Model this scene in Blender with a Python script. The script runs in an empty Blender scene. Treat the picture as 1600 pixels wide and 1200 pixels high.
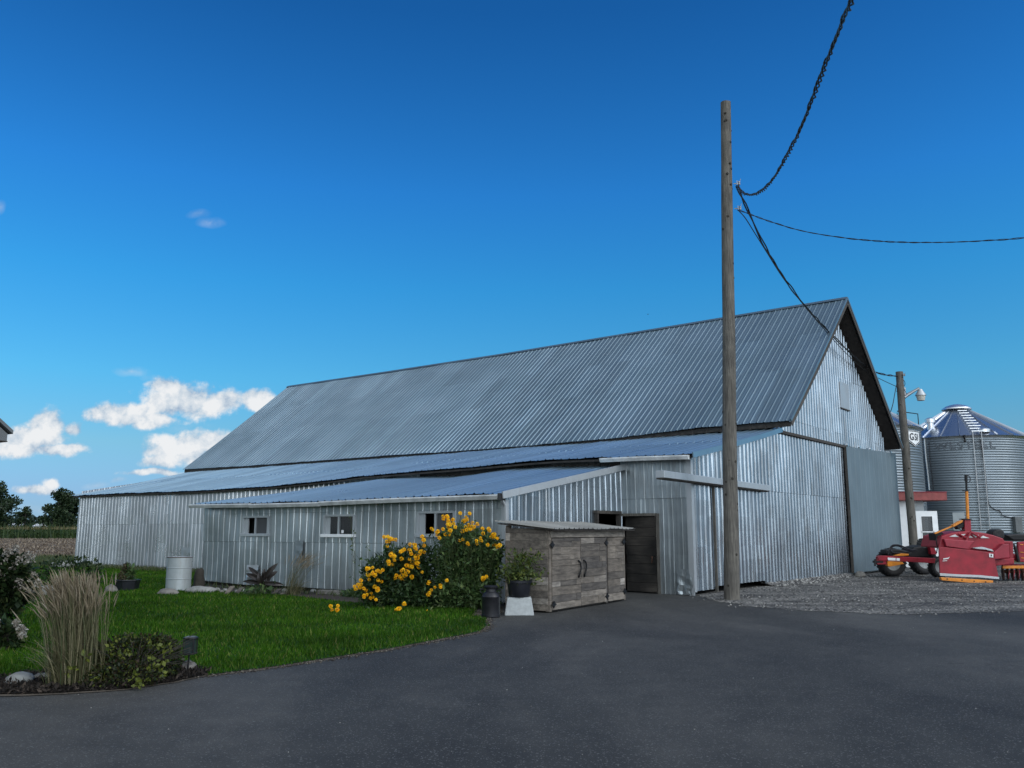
import bpy, math, random
import numpy as np
from mathutils import Vector, Matrix, noise as mnoise

random.seed(7); RNG = np.random.default_rng(7)
SC = bpy.context.scene
COL = SC.collection
PI = math.pi

# ------------------------------------------------------------------ camera
F, HP, CAMH = 1360.0, 830.0, 1.6
PITCH = math.atan((HP - 600) / F)
cam = bpy.data.cameras.new("camera"); co = bpy.data.objects.new("camera", cam); COL.objects.link(co)
cam.sensor_width = 36; cam.lens = 36 * F / 1600; cam.clip_start = 0.05; cam.clip_end = 6000
co.location = (0, 0, CAMH); co.rotation_euler = (PI / 2 + PITCH, 0, 0)
SC.camera = co
_c, _s = math.cos(PITCH), math.sin(PITCH)
CAMP = np.array([0, 0, CAMH])

def ray(px, py):
    u = (px - 800) / F; v = (600 - py) / F
    return np.array([u, _c - v * _s, _s + v * _c])
def G(px, py, z=0.0):                       # ground point seen at a pixel
    d = ray(px, py); return CAMP + d * ((z - CAMH) / d[2])
def D(px, py, Y):                           # point at distance Y seen at a pixel
    d = ray(px, py); return CAMP + d * (Y / d[1])

# barn frame: a runs along the long side (away to the left), c runs across the gable
TH = 0.658; OX, OY = 4.595, 22.54
E1 = np.array([-math.cos(TH), math.sin(TH), 0]); E2 = np.array([math.sin(TH), math.cos(TH), 0])
O0 = np.array([OX, OY, 0]); UP = np.array([0, 0, 1.0])
def W(a, c, z): return O0 + a * E1 + c * E2 + z * UP

# ------------------------------------------------------------------ materials
def mat(name):
    m = bpy.data.materials.new(name); m.use_nodes = True
    nt = m.node_tree; b = nt.nodes["Principled BSDF"]
    return m, nt, b
def N(nt, t, **kw):
    n = nt.nodes.new(t)
    for k, v in kw.items():
        if k.startswith("i_"):
            key = k[2:]
            n.inputs[int(key) if key.isdigit() else key].default_value = v
        else: setattr(n, k, v)
    return n
def L(nt, a, b): nt.links.new(a, b)
def ramp(nt, fac, stops):
    r = N(nt, "ShaderNodeValToRGB"); e = r.color_ramp.elements
    while len(e) < len(stops): e.new(0.5)
    for x, (p, c) in zip(e, stops):
        x.position = p; x.color = (*c, 1) if len(c) == 3 else c
    if fac is not None: L(nt, fac, r.inputs[0])
    return r
def coords(nt, scale=(1, 1, 1), rot=(0, 0, 0)):
    t = N(nt, "ShaderNodeTexCoord"); m = N(nt, "ShaderNodeMapping")
    m.inputs["Scale"].default_value = scale; m.inputs["Rotation"].default_value = rot
    L(nt, t.outputs["Object"], m.inputs[0]); return m.outputs[0]
def noise(nt, vec, scale, detail=4, rough=0.55, dist=0.0):
    n = N(nt, "ShaderNodeTexNoise"); n.inputs["Scale"].default_value = scale
    n.inputs["Detail"].default_value = detail; n.inputs["Roughness"].default_value = rough
    n.inputs["Distortion"].default_value = dist
    if vec is not None: L(nt, vec, n.inputs["Vector"])
    return n.outputs[0]
def mixc(nt, fac, a, b, mode="MIX"):
    m = N(nt, "ShaderNodeMix", data_type="RGBA", blend_type=mode)
    for s, v in ((0, fac), (6, a), (7, b)):
        if isinstance(v, (int, float)): m.inputs[s].default_value = v
        elif isinstance(v, tuple): m.inputs[s].default_value = (*v, 1)
        else: L(nt, v, m.inputs[s])
    return m.outputs[2]
def bump(nt, b, h, strength, dist=0.02):
    n = N(nt, "ShaderNodeBump"); n.inputs["Strength"].default_value = strength; n.inputs["Distance"].default_value = dist
    L(nt, h, n.inputs["Height"]); L(nt, n.outputs[0], b.inputs["Normal"])

def galv(name, c1, c2, metal=0.85, r1=0.3, r2=0.55, stain=(0.16, 0.15, 0.14), stain_amt=0.35, patch=0.9, cell=None):
    m, nt, b = mat(name)
    v = coords(nt); vs = coords(nt, (2.2, 2.2, 0.35))
    n1 = noise(nt, v, patch, 5, 0.6); n2 = noise(nt, vs, 3.0, 5, 0.65); n3 = noise(nt, v, 14, 3)
    base = ramp(nt, n1, [(0.3, c1), (0.7, c2)]).outputs[0]
    base = mixc(nt, 0.15, base, ramp(nt, n3, [(0.3, c1), (0.7, c2)]).outputs[0])
    st = ramp(nt, n2, [(0.52, (0, 0, 0)), (0.75, (stain_amt,) * 3)]).outputs[0]
    base = mixc(nt, st, base, stain)
    at = N(nt, "ShaderNodeAttribute", attribute_name="sheet_tone")       # each sheet of metal weathered on its own
    tone = N(nt, "ShaderNodeMapRange"); L(nt, at.outputs["Fac"], tone.inputs[0]); tone.inputs[3].default_value = 0.85; tone.inputs[4].default_value = 1.10
    tv = N(nt, "ShaderNodeVectorMath", operation="SCALE"); L(nt, base, tv.inputs[0]); L(nt, tone.outputs[0], tv.inputs["Scale"]); base = tv.outputs[0]
    L(nt, base, b.inputs["Base Color"])
    b.inputs["Metallic"].default_value = metal
    L(nt, ramp(nt, n1, [(0.25, (r2,) * 3), (0.75, (r1,) * 3)]).outputs[0], b.inputs["Roughness"])
    bump(nt, b, noise(nt, v, 2.5, 2), 0.05, 0.03)
    return m
def simple(name, c, rough=0.6, metal=0.0, var=0.25, scale=8, bmp=0.0, c2=None, aniso=(1, 1, 1), coat=0.0):
    m, nt, b = mat(name); v = coords(nt, aniso)
    n = noise(nt, v, scale, 5, 0.6)
    lo = tuple(x * (1 - var) for x in c); hi = c2 or tuple(min(1, x * (1 + var)) for x in c)
    L(nt, ramp(nt, n, [(0.3, lo), (0.7, hi)]).outputs[0], b.inputs["Base Color"])
    b.inputs["Roughness"].default_value = rough; b.inputs["Metallic"].default_value = metal
    b.inputs["Coat Weight"].default_value = coat
    if bmp: bump(nt, b, n, bmp, 0.02)
    return m
def foliage(name, stops, trans=0.25, rough=0.5):
    m, nt, b = mat(name)
    g = N(nt, "ShaderNodeNewGeometry")
    col = ramp(nt, g.outputs["Random Per Island"], stops).outputs[0]
    L(nt, col, b.inputs["Base Color"]); b.inputs["Roughness"].default_value = rough
    b.inputs["Specular IOR Level"].default_value = 0.3
    t = N(nt, "ShaderNodeBsdfTranslucent"); L(nt, col, t.inputs[0])
    mx = N(nt, "ShaderNodeMixShader"); mx.inputs[0].default_value = trans
    L(nt, b.outputs[0], mx.inputs[1]); L(nt, t.outputs[0], mx.inputs[2])
    L(nt, mx.outputs[0], nt.nodes["Material Output"].inputs[0])
    return m
def wood(name, c1, c2, axis=2, scale=3.0, bmp=0.5, island=0.5, rotz=None):
    m, nt, b = mat(name)
    sc = [14, 14, 14]; sc[axis] = 0.8
    v = coords(nt, tuple(sc))
    if rotz is not None:
        t_ = N(nt, "ShaderNodeTexCoord"); mp = N(nt, "ShaderNodeMapping", vector_type="TEXTURE"); mp.inputs["Rotation"].default_value = (0, 0, rotz); mp.inputs["Scale"].default_value = (1 / 0.5, 1 / 5, 1 / 8)
        L(nt, t_.outputs["Object"], mp.inputs[0]); v = mp.outputs[0]
    g0 = N(nt, "ShaderNodeNewGeometry"); oi = N(nt, "ShaderNodeObjectInfo")
    ra = N(nt, "ShaderNodeMath", operation="ADD"); L(nt, g0.outputs["Random Per Island"], ra.inputs[0]); L(nt, oi.outputs["Random"], ra.inputs[1])
    rf = N(nt, "ShaderNodeMath", operation="FRACT"); L(nt, ra.outputs[0], rf.inputs[0])
    class g: outputs = {"Random Per Island": rf.outputs[0]}
    ad = N(nt, "ShaderNodeVectorMath", operation="ADD"); L(nt, v, ad.inputs[0])
    cb = N(nt, "ShaderNodeCombineXYZ"); ml = N(nt, "ShaderNodeMath", operation="MULTIPLY", i_1=57.0)
    L(nt, g.outputs["Random Per Island"], ml.inputs[0]); L(nt, ml.outputs[0], cb.inputs[0]); L(nt, ml.outputs[0], cb.inputs[2])
    L(nt, cb.outputs[0], ad.inputs[1])
    n = noise(nt, ad.outputs[0], scale, 6, 0.7, 0.3)
    col = ramp(nt, n, [(0.3, c1), (0.7, c2)]).outputs[0]
    tint = ramp(nt, g.outputs["Random Per Island"], [(0, (0.38, 0.38, 0.41)), (0.35, (0.72, 0.68, 0.64)), (0.7, (1.05, 1.0, 0.95)), (0.92, (1.35, 1.35, 1.35)), (1, (2.4, 2.45, 2.5))]).outputs[0]
    col = mixc(nt, island, col, mixc(nt, 1.0, col, tint, "MULTIPLY"))
    blot = ramp(nt, noise(nt, coords(nt), 2.3, 4, 0.6), [(0.35, (0.6, 0.6, 0.62)), (0.65, (1.1, 1.1, 1.1))]).outputs[0]
    col = mixc(nt, 0.7, col, mixc(nt, 1.0, col, blot, "MULTIPLY"))
    L(nt, col, b.inputs["Base Color"]); b.inputs["Roughness"].default_value = 0.85
    bump(nt, b, n, bmp, 0.01)
    return m

M = {}
M["wall_gable"] = galv("wall_gable", (0.26, 0.30, 0.34), (0.39, 0.435, 0.48), 0.90, 0.20, 0.34, (0.20, 0.17, 0.14), 0.55)
M["wall_shed"] = galv("wall_shed", (0.29, 0.325, 0.34), (0.45, 0.49, 0.505), 0.75, 0.28, 0.46, (0.17, 0.16, 0.14), 0.45)
M["wall_far"] = galv("wall_far", (0.42, 0.445, 0.47), (0.58, 0.605, 0.63), 0.8, 0.22, 0.38, (0.26, 0.25, 0.24), 0.3)
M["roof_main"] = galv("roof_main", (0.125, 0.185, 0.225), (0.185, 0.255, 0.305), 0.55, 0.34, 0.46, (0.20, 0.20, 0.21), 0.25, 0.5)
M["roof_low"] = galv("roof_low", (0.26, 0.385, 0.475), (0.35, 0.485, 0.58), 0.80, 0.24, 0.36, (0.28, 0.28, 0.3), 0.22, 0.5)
M["silo"] = galv("silo", (0.19, 0.225, 0.25), (0.27, 0.31, 0.34), 0.75, 0.38, 0.5, (0.2, 0.21, 0.22), 0.25, 0.4)
M["silo_roof"] = galv("silo_roof", (0.42, 0.46, 0.52), (0.55, 0.6, 0.66), 0.95, 0.22, 0.32, (0.3, 0.3, 0.33), 0.1, 0.5)
M["bright_steel"] = galv("bright_steel", (0.7, 0.72, 0.74), (0.85, 0.86, 0.88), 0.9, 0.2, 0.4, (0.4, 0.4, 0.4), 0.15)
M["trim"] = galv("trim", (0.44, 0.47, 0.49), (0.60, 0.63, 0.65), 0.5, 0.35, 0.55, (0.35, 0.34, 0.32), 0.3)
M["door_grey"] = simple("door_grey", (0.15, 0.195, 0.22), 0.55, 0.35, 0.1, 0.8, 0.05)
M["gutter"] = simple("gutter", (0.55, 0.57, 0.57), 0.45, 0.1, 0.3, 3, 0.0, (0.74, 0.75, 0.75))
M["black"] = simple("black", (0.012, 0.012, 0.014), 0.5, 0, 0.3)
M["blackpl"] = simple("blackpl", (0.012, 0.013, 0.018), 0.38, 0, 0.4, 5)
M["rubber"] = simple("rubber", (0.014, 0.014, 0.015), 0.75, 0, 0.4, 12, 0.2)
M["cable"] = simple("cable", (0.01, 0.01, 0.014), 0.45, 0, 0.3)
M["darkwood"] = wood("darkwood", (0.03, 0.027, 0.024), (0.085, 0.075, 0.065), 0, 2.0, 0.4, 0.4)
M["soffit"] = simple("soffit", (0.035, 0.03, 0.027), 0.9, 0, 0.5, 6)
M["darkdoor"] = None
M["pole"] = wood("pole", (0.035, 0.031, 0.026), (0.18, 0.165, 0.14), 2, 2.5, 0.8, 0.0)
M["pallet"] = wood("pallet", (0.078, 0.068, 0.058), (0.27, 0.24, 0.205), 1, 2.2, 0.7, 0.9, rotz=0.80)
M["lampmetal"] = simple("lampmetal", (0.26, 0.27, 0.28), 0.35, 0.7, 0.15)
M["frosted"] = simple("frosted", (0.5, 0.48, 0.42), 0.35, 0, 0.1)
M["white"] = simple("white", (0.78, 0.79, 0.79), 0.5, 0, 0.08, 3)
M["offwhite"] = simple("offwhite", (0.55, 0.56, 0.55), 0.6, 0, 0.2, 5)
M["redfascia"] = simple("redfascia", (0.24, 0.05, 0.045), 0.6, 0, 0.3, 4)
M["redpaint"] = simple("redpaint", (0.25, 0.006, 0.018), 0.5, 0, 0.3, 3, 0.03)
M["redlight"] = simple("redlight", (0.27, 0.016, 0.032), 0.5, 0, 0.2, 4)
M["orange"] = simple("orange", (0.62, 0.21, 0.015), 0.45, 0, 0.2, 6)
M["rusty"] = simple("rusty", (0.09, 0.04, 0.025), 0.8, 0.2, 0.5, 20, 0.2)
M["greyhut"] = simple("greyhut", (0.42, 0.45, 0.46), 0.6, 0, 0.12, 2)
M["concrete"] = simple("concrete", (0.36, 0.38, 0.38), 0.85, 0, 0.15, 12, 0.2)
M["stone"] = simple("stone", (0.15, 0.14, 0.125), 0.85, 0, 0.45, 5, 0.4)
M["whitestone"] = simple("whitestone", (0.21, 0.21, 0.20), 0.85, 0, 0.3, 6, 0.3)
M["drum"] = galv("drum", (0.40, 0.44, 0.45), (0.54, 0.58, 0.59), 0.4, 0.4, 0.6, (0.3, 0.27, 0.22), 0.5)
M["iron"] = simple("iron", (0.008, 0.008, 0.009), 0.55, 0.3, 0.3)
M["milkcan"] = simple("milkcan", (0.012, 0.012, 0.015), 0.42, 0.2, 0.4, 8, 0.05)
M["bark"] = simple("bark", (0.03, 0.026, 0.02), 0.9, 0, 0.4, 10)
M["housegrey"] = simple("housegrey", (0.11, 0.12, 0.125), 0.7, 0, 0.15, 3)
M["soil"] = simple("soil", (0.03, 0.022, 0.017), 0.95, 0, 0.4, 20, 0.5)

def glassmat(name, tint, rough=0.05, alpha=1.0):
    m, nt, b = mat(name)
    b.inputs["Base Color"].default_value = (*tint, 1); b.inputs["Roughness"].default_value = rough
    b.inputs["Alpha"].default_value = alpha; b.inputs["Specular IOR Level"].default_value = 0.6
    return m
M["glass"] = glassmat("window_glass", (0.02, 0.025, 0.03), 0.04, 0.55)
M["screen"] = glassmat("insect_screen", (0.07, 0.075, 0.08), 0.7, 0.8)

def dark_planks():
    m, nt, b = mat("dark_boards")
    v = coords(nt, (0.9, 0.9, 14)); n = noise(nt, v, 2.5, 6, 0.7)
    col = ramp(nt, n, [(0.3, (0.02, 0.016, 0.013)), (0.7, (0.10, 0.085, 0.07))]).outputs[0]
    n2 = noise(nt, coords(nt, (1, 1, 0.8)), 1.1, 3, 0.5)
    k = ramp(nt, n2, [(0.40, (0.10, 0.10, 0.10)), (0.66, (1, 1, 1))]).outputs[0]  # noise blotches darken the boards unevenly
    L(nt, mixc(nt, 1.0, col, k, "MULTIPLY"), b.inputs["Base Color"]); b.inputs["Roughness"].default_value = 0.9
    bump(nt, b, n, 0.5, 0.01); return m
M["darkdoor"] = dark_planks()

def asphalt():
    m, nt, b = mat("asphalt"); v = coords(nt)
    big = noise(nt, coords(nt, (1, 0.45, 1), (0, 0, 0.35)), 0.35, 5, 0.6, 0.6); mid = noise(nt, v, 2.2, 4, 0.6); fine = noise(nt, v, 130, 2, 0.7)
    vo = N(nt, "ShaderNodeTexVoronoi"); vo.inputs["Scale"].default_value = 95; L(nt, v, vo.inputs["Vector"])
    c = ramp(nt, big, [(0.32, (0.020, 0.020, 0.020)), (0.5, (0.037, 0.0365, 0.035)), (0.68, (0.068, 0.0655, 0.061))]).outputs[0]
    c = mixc(nt, 0.5, c, mixc(nt, 1.0, c, ramp(nt, mid, [(0.3, (0.65, 0.65, 0.66)), (0.7, (1.35, 1.34, 1.3))]).outputs[0], "MULTIPLY"))
    c = mixc(nt, 0.85, c, mixc(nt, 1.0, c, ramp(nt, fine, [(0.3, (0.35, 0.35, 0.35)), (0.7, (1.7, 1.7, 1.7))]).outputs[0], "MULTIPLY"))
    sp = N(nt, "ShaderNodeSeparateColor"); L(nt, vo.outputs["Color"], sp.inputs[0])
    chip = ramp(nt, sp.outputs[0], [(0.92, (0, 0, 0)), (0.97, (1, 1, 1))]).outputs[0]
    c = mixc(nt, chip, c, (0.13, 0.13, 0.125))
    crk = N(nt, "ShaderNodeTexVoronoi", feature="DISTANCE_TO_EDGE"); crk.inputs["Scale"].default_value = 0.33
    cw = N(nt, "ShaderNodeVectorMath", operation="ADD"); L(nt, v, cw.inputs[0])
    cn = N(nt, "ShaderNodeTexNoise"); cn.inputs["Scale"].default_value = 1.3; cn.inputs["Detail"].default_value = 5; L(nt, v, cn.inputs["Vector"]); cs = N(nt, "ShaderNodeVectorMath", operation="SCALE"); cs.inputs["Scale"].default_value = 1.4; L(nt, cn.outputs["Color"], cs.inputs[0]); L(nt, cs.outputs[0], cw.inputs[1]); L(nt, cw.outputs[0], crk.inputs["Vector"])
    ck = ramp(nt, crk.outputs["Distance"], [(0.0, (0.45,) * 3), (0.006, (1, 1, 1))]).outputs[0]
    gate = ramp(nt, noise(nt, v, 0.22, 3), [(0.50, (0, 0, 0)), (0.60, (0.8,) * 3)]).outputs[0]
    c = mixc(nt, gate, c, mixc(nt, 1.0, c, ck, "MULTIPLY"))
    L(nt, c, b.inputs["Base Color"]); b.inputs["Roughness"].default_value = 0.8
    b.inputs["Specular IOR Level"].default_value = 0.3
    bump(nt, b, fine, 0.6, 0.006); return m
M["asphalt"] = asphalt()
def gravelmat():
    m, nt, b = mat("gravel"); v = coords(nt)
    vo = N(nt, "ShaderNodeTexVoronoi"); vo.inputs["Scale"].default_value = 28; L(nt, v, vo.inputs["Vector"])
    sp = N(nt, "ShaderNodeSeparateColor"); L(nt, vo.outputs["Color"], sp.inputs[0])
    c = ramp(nt, sp.outputs[0], [(0.1, (0.035, 0.035, 0.037)), (0.55, (0.095, 0.093, 0.09)), (0.95, (0.26, 0.25, 0.235))]).outputs[0]
    pt = ramp(nt, noise(nt, coords(nt, (0.6, 1.2, 1)), 0.8, 5, 0.65), [(0.36, (0.45, 0.45, 0.46)), (0.62, (1.35, 1.33, 1.28))]).outputs[0]
    c = mixc(nt, 1.0, c, pt, "MULTIPLY")
    L(nt, c, b.inputs["Base Color"]); b.inputs["Roughness"].default_value = 0.9
    b.inputs["Specular IOR Level"].default_value = 0.2
    bump(nt, b, vo.outputs["Distance"], 0.7, 0.02); return m
M["gravel"] = gravelmat()
M["pebble"] = foliage("pebble", [(0, (0.045, 0.045, 0.046)), (0.6, (0.125, 0.12, 0.115)), (1, (0.38, 0.37, 0.345))], 0.0, 0.9)
def groundmat(name, stops, scale, aniso=(1, 1, 1), fscale=30, bmp=0.4):
    m, nt, b = mat(name); v = coords(nt, aniso)
    n = noise(nt, v, scale, 6, 0.65); f = noise(nt, coords(nt), fscale, 3, 0.7)
    c = ramp(nt, n, stops).outputs[0]
    c = mixc(nt, 0.7, c, mixc(nt, 1.0, c, ramp(nt, f, [(0.3, (0.5,) * 3), (0.7, (1.5,) * 3)]).outputs[0], "MULTIPLY"))
    L(nt, c, b.inputs["Base Color"]); b.inputs["Roughness"].default_value = 0.95; b.inputs["Specular IOR Level"].default_value = 0.1
    bump(nt, b, f, bmp, 0.03); return m
M["ground"] = groundmat("ground", [(0.3, (0.03, 0.055, 0.016)), (0.7, (0.075, 0.085, 0.03))], 0.6)
M["lawn"] = groundmat("lawn", [(0.3, (0.010, 0.035, 0.007)), (0.7, (0.02, 0.06, 0.012))], 0.9)
M["field"] = groundmat("field", [(0.3, (0.085, 0.062, 0.045)), (0.7, (0.17, 0.125, 0.09))], 0.5, (0.35, 1.3, 1), 3)
M["dirt"] = groundmat("dirt", [(0.3, (0.05, 0.042, 0.035)), (0.7, (0.14, 0.118, 0.095))], 3.0, (1, 1, 1), 40)
M["mulch"] = groundmat("mulch", [(0.3, (0.006, 0.005, 0.004)), (0.7, (0.022, 0.017, 0.013))], 8, (1, 1, 1), 60, 0.9)
M["grass"] = foliage("grass", [(0, (0.019, 0.058, 0.004)), (0.5, (0.034, 0.095, 0.007)), (0.86, (0.058, 0.14, 0.011)), (0.95, (0.11, 0.16, 0.03)), (1, (0.2, 0.19, 0.07))], 0.3)
def drift(m, scale, lo, hi):
    nt = m.node_tree; b = nt.nodes["Principled BSDF"]; l = b.inputs["Base Color"].links[0]; src = l.from_socket
    k = ramp(nt, noise(nt, coords(nt), scale, 4, 0.6), [(0.32, (lo,) * 3), (0.68, (hi, hi, hi * 0.8))]).outputs[0]
    o = mixc(nt, 1.0, src, k, "MULTIPLY"); L(nt, o, b.inputs["Base Color"])
    for n in nt.nodes:
        if n.type == "BSDF_TRANSLUCENT": L(nt, o, n.inputs[0])
drift(M["grass"], 0.55, 0.60, 1.4)
M["grass"].node_tree.nodes["Principled BSDF"].inputs["Specular IOR Level"].default_value = 0.08
M["chips"] = foliage("chips", [(0, (0.006, 0.005, 0.004)), (0.7, (0.02, 0.015, 0.012)), (1, (0.06, 0.045, 0.035))], 0.0, 0.9)
M["weedgrass"] = foliage("weedgrass", [(0, (0.03, 0.06, 0.02)), (0.6, (0.07, 0.10, 0.03)), (1, (0.16, 0.14, 0.07))], 0.25)
M["corn"] = foliage("corn", [(0, (0.012, 0.03, 0.008)), (0.6, (0.035, 0.065, 0.016)), (1, (0.06, 0.085, 0.025))], 0.2)
M["tassel"] = foliage("tassel", [(0, (0.08, 0.075, 0.03)), (1, (0.17, 0.14, 0.06))], 0.2)
M["stubble"] = foliage("stubble", [(0, (0.07, 0.05, 0.035)), (0.7, (0.18, 0.14, 0.10)), (1, (0.33, 0.27, 0.2))], 0.1)
M["treeleaf"] = foliage("treeleaf", [(0, (0.010, 0.022, 0.010)), (0.6, (0.022, 0.042, 0.018)), (1, (0.05, 0.075, 0.03))], 0.2)
M["farleaf"] = foliage("farleaf", [(0, (0.012, 0.026, 0.018)), (1, (0.03, 0.05, 0.03))], 0.1)
M["bushleaf"] = foliage("bushleaf", [(0, (0.012, 0.03, 0.010)), (0.6, (0.028, 0.06, 0.018)), (0.93, (0.055, 0.095, 0.03)), (1, (0.12, 0.16, 0.05))], 0.25)
M["bushleaf2"] = foliage("bushleaf2", [(0, (0.026, 0.058, 0.018)), (0.5, (0.06, 0.11, 0.034)), (0.9, (0.11, 0.165, 0.055)), (1, (0.2, 0.25, 0.1))], 0.3)
M["shrubleaf"] = foliage("shrubleaf", [(0, (0.010, 0.016, 0.006)), (0.45, (0.022, 0.038, 0.010)), (0.6, (0.04, 0.02, 0.012)), (0.88, (0.045, 0.065, 0.014)), (1, (0.18, 0.20, 0.03))], 0.25)
M["goldleaf"] = foliage("goldleaf", [(0, (0.04, 0.06, 0.01)), (1, (0.15, 0.17, 0.025))], 0.3)
M["potleaf"] = foliage("potleaf", [(0, (0.03, 0.05, 0.012)), (0.6, (0.07, 0.10, 0.02)), (1, (0.14, 0.16, 0.035))], 0.3)
M["hydleaf"] = foliage("hydleaf", [(0, (0.010, 0.022, 0.008)), (0.7, (0.03, 0.055, 0.018)), (1, (0.07, 0.09, 0.03))], 0.25)
M["hydflower"] = foliage("hydflower", [(0, (0.16, 0.13, 0.10)), (0.5, (0.33, 0.30, 0.25)), (1, (0.52, 0.49, 0.44))], 0.3)
M["canna"] = foliage("canna", [(0, (0.012, 0.010, 0.010)), (1, (0.035, 0.028, 0.024))], 0.15, 0.35)
M["stem"] = foliage("stem", [(0, (0.03, 0.05, 0.02)), (1, (0.07, 0.09, 0.035))], 0.1)
M["reed"] = foliage("reed", [(0, (0.045, 0.07, 0.025)), (0.4, (0.11, 0.105, 0.05)), (1, (0.23, 0.20, 0.12))], 0.25)
M["plume"] = foliage("plume", [(0, (0.17, 0.135, 0.085)), (0.6, (0.29, 0.235, 0.155)), (1, (0.43, 0.37, 0.28))], 0.35)
M["petal"] = foliage("petal", [(0, (0.80, 0.33, 0.006)), (0.45, (0.92, 0.52, 0.010)), (1, (0.95, 0.72, 0.03))], 0.25)
M["brownleaf"] = foliage("brownleaf", [(0, (0.025, 0.03, 0.012)), (0.5, (0.06, 0.045, 0.025)), (1, (0.10, 0.08, 0.04))], 0.2)

# ------------------------------------------------------------------ mesh helpers
class MB:
    def __init__(s): s.v = []; s.f = []; s.mi = []; s.tone = None
    def add(s, verts, faces, mi=0):
        o = len(s.v); s.v.extend([tuple(map(float, p)) for p in verts])
        for f in faces: s.f.append(tuple(o + i for i in f)); s.mi.append(mi)
        return s
    def prism(s, pts, vec, mi=0):             # polygon extruded by a vector
        n = len(pts); vec = np.array(vec, float)
        v = [np.array(p, float) for p in pts] + [np.array(p, float) + vec for p in pts]
        fs = [tuple(range(n)), tuple(range(2 * n - 1, n - 1, -1))] + [(i, i + n, (i + 1) % n + n, (i + 1) % n) for i in range(n)]
        return s.add(v, fs, mi)
    def box(s, o, ex, ey, ez, mi=0):          # corner + three edge vectors
        o, ex, ey, ez = (np.array(q, float) for q in (o, ex, ey, ez))
        return s.prism([o, o + ex, o + ex + ey, o + ey], ez, mi)
    def abox(s, a0, a1, c0, c1, z0, z1, mi=0):  # box in the barn frame
        return s.box(W(a0, c0, z0), (a1 - a0) * E1, (c1 - c0) * E2, (z1 - z0) * UP, mi)
    def wbox(s, cx, cy, z0, sx, sy, sz, rot=0, mi=0):
        ux = np.array([math.cos(rot), math.sin(rot), 0]); uy = np.array([-math.sin(rot), math.cos(rot), 0])
        o = np.array([cx, cy, z0]) - ux * sx / 2 - uy * sy / 2
        return s.box(o, ux * sx, uy * sy, UP * sz, mi)
    def tube(s, pts, r, seg=8, cap=True, mi=0):
        pts = [np.array(p, float) for p in pts]; n = len(pts)
        rs = r if hasattr(r, "__len__") else [r] * n
        v = []; up = np.array([0.13, 0.31, 0.94])
        for i in range(n):
            t = pts[min(i + 1, n - 1)] - pts[max(i - 1, 0)]; t = t / (np.linalg.norm(t) + 1e-9)
            if abs(t @ up) > 0.97: u2 = np.array([1, 0, 0.0])
            else: u2 = up
            x = np.cross(t, u2); x /= np.linalg.norm(x); y = np.cross(t, x)
            for k in range(seg):
                a = 2 * PI * k / seg; v.append(pts[i] + rs[i] * (math.cos(a) * x + math.sin(a) * y))
        fs = [(i * seg + k, i * seg + (k + 1) % seg, (i + 1) * seg + (k + 1) % seg, (i + 1) * seg + k) for i in range(n - 1) for k in range(seg)]
        if cap: fs += [tuple(range(seg - 1, -1, -1)), tuple(range((n - 1) * seg, n * seg))]
        return s.add(v, fs, mi)
    def lathe(s, prof, origin=(0, 0, 0), seg=32, axis=None, mi=0, cap=True):
        o = np.array(origin, float); ax = np.array(axis if axis is not None else UP, float); ax /= np.linalg.norm(ax)
        h = np.array([1, 0, 0.0]) if abs(ax[0]) < 0.9 else np.array([0, 1, 0.0])
        x = np.cross(h, ax); x /= np.linalg.norm(x); y = np.cross(ax, x)
        v = []
        for r, z in prof:
            for k in range(seg):
                a = 2 * PI * k / seg; v.append(o + ax * z + r * (math.cos(a) * x + math.sin(a) * y))
        n = len(prof)
        fs = [(i * seg + k, i * seg + (k + 1) % seg, (i + 1) * seg + (k + 1) % seg, (i + 1) * seg + k) for i in range(n - 1) for k in range(seg)]
        if cap: fs += [tuple(range(seg - 1, -1, -1)), tuple(range((n - 1) * seg, n * seg))]
        return s.add(v, fs, mi)
    def build(s, name, m, parent=None, base=(0, 0, 0), smooth=False, bevel=0.0):
        base = np.array(base, float)
        if parent is not None: base = base_of(parent)
        me = bpy.data.meshes.new(name)
        me.from_pydata([tuple(np.array(p) - base) for p in s.v], [], s.f)
        for mm in (m if isinstance(m, (list, tuple)) else [m]): me.materials.append(mm)
        if isinstance(m, (list, tuple)): me.polygons.foreach_set("material_index", s.mi)
        if smooth: me.polygons.foreach_set("use_smooth", [True] * len(me.polygons))
        if s.tone is not None:
            at = me.attributes.new("sheet_tone", "FLOAT", "FACE"); at.data.foreach_set("value", s.tone)
        me.update()
        return link(name, me, parent, base, bevel, smooth)
BASES = {}
def base_of(o): return BASES[o.name]
def link(name, me, parent, base, bevel=0.0, smooth=False):
    o = bpy.data.objects.new(name, me); COL.objects.link(o)
    if parent is not None: o.parent = parent
    else: o.location = tuple(base)
    BASES[o.name] = np.array(base, float)
    if bevel:
        b = o.modifiers.new("bevel", "BEVEL"); b.width = bevel; b.segments = 2; b.limit_method = "ANGLE"; b.angle_limit = 0.6
    if smooth:
        e = o.modifiers.new("es", "EDGE_SPLIT"); e.split_angle = 0.7
    return o
def thing(name, label, cat, base, group=None):
    o = bpy.data.objects.new(name, None); COL.objects.link(o); o.location = tuple(map(float, base))
    o.empty_display_size = 0.2; BASES[o.name] = np.array(base, float)
    return tag(o, label, cat, group)
def tag(o, label, cat, group=None, kind=None):
    o["label"] = label; o["category"] = cat
    if group: o["group"] = group
    if kind: o["kind"] = kind
    return o
def struct(o): o["kind"] = "structure"; return o
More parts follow.
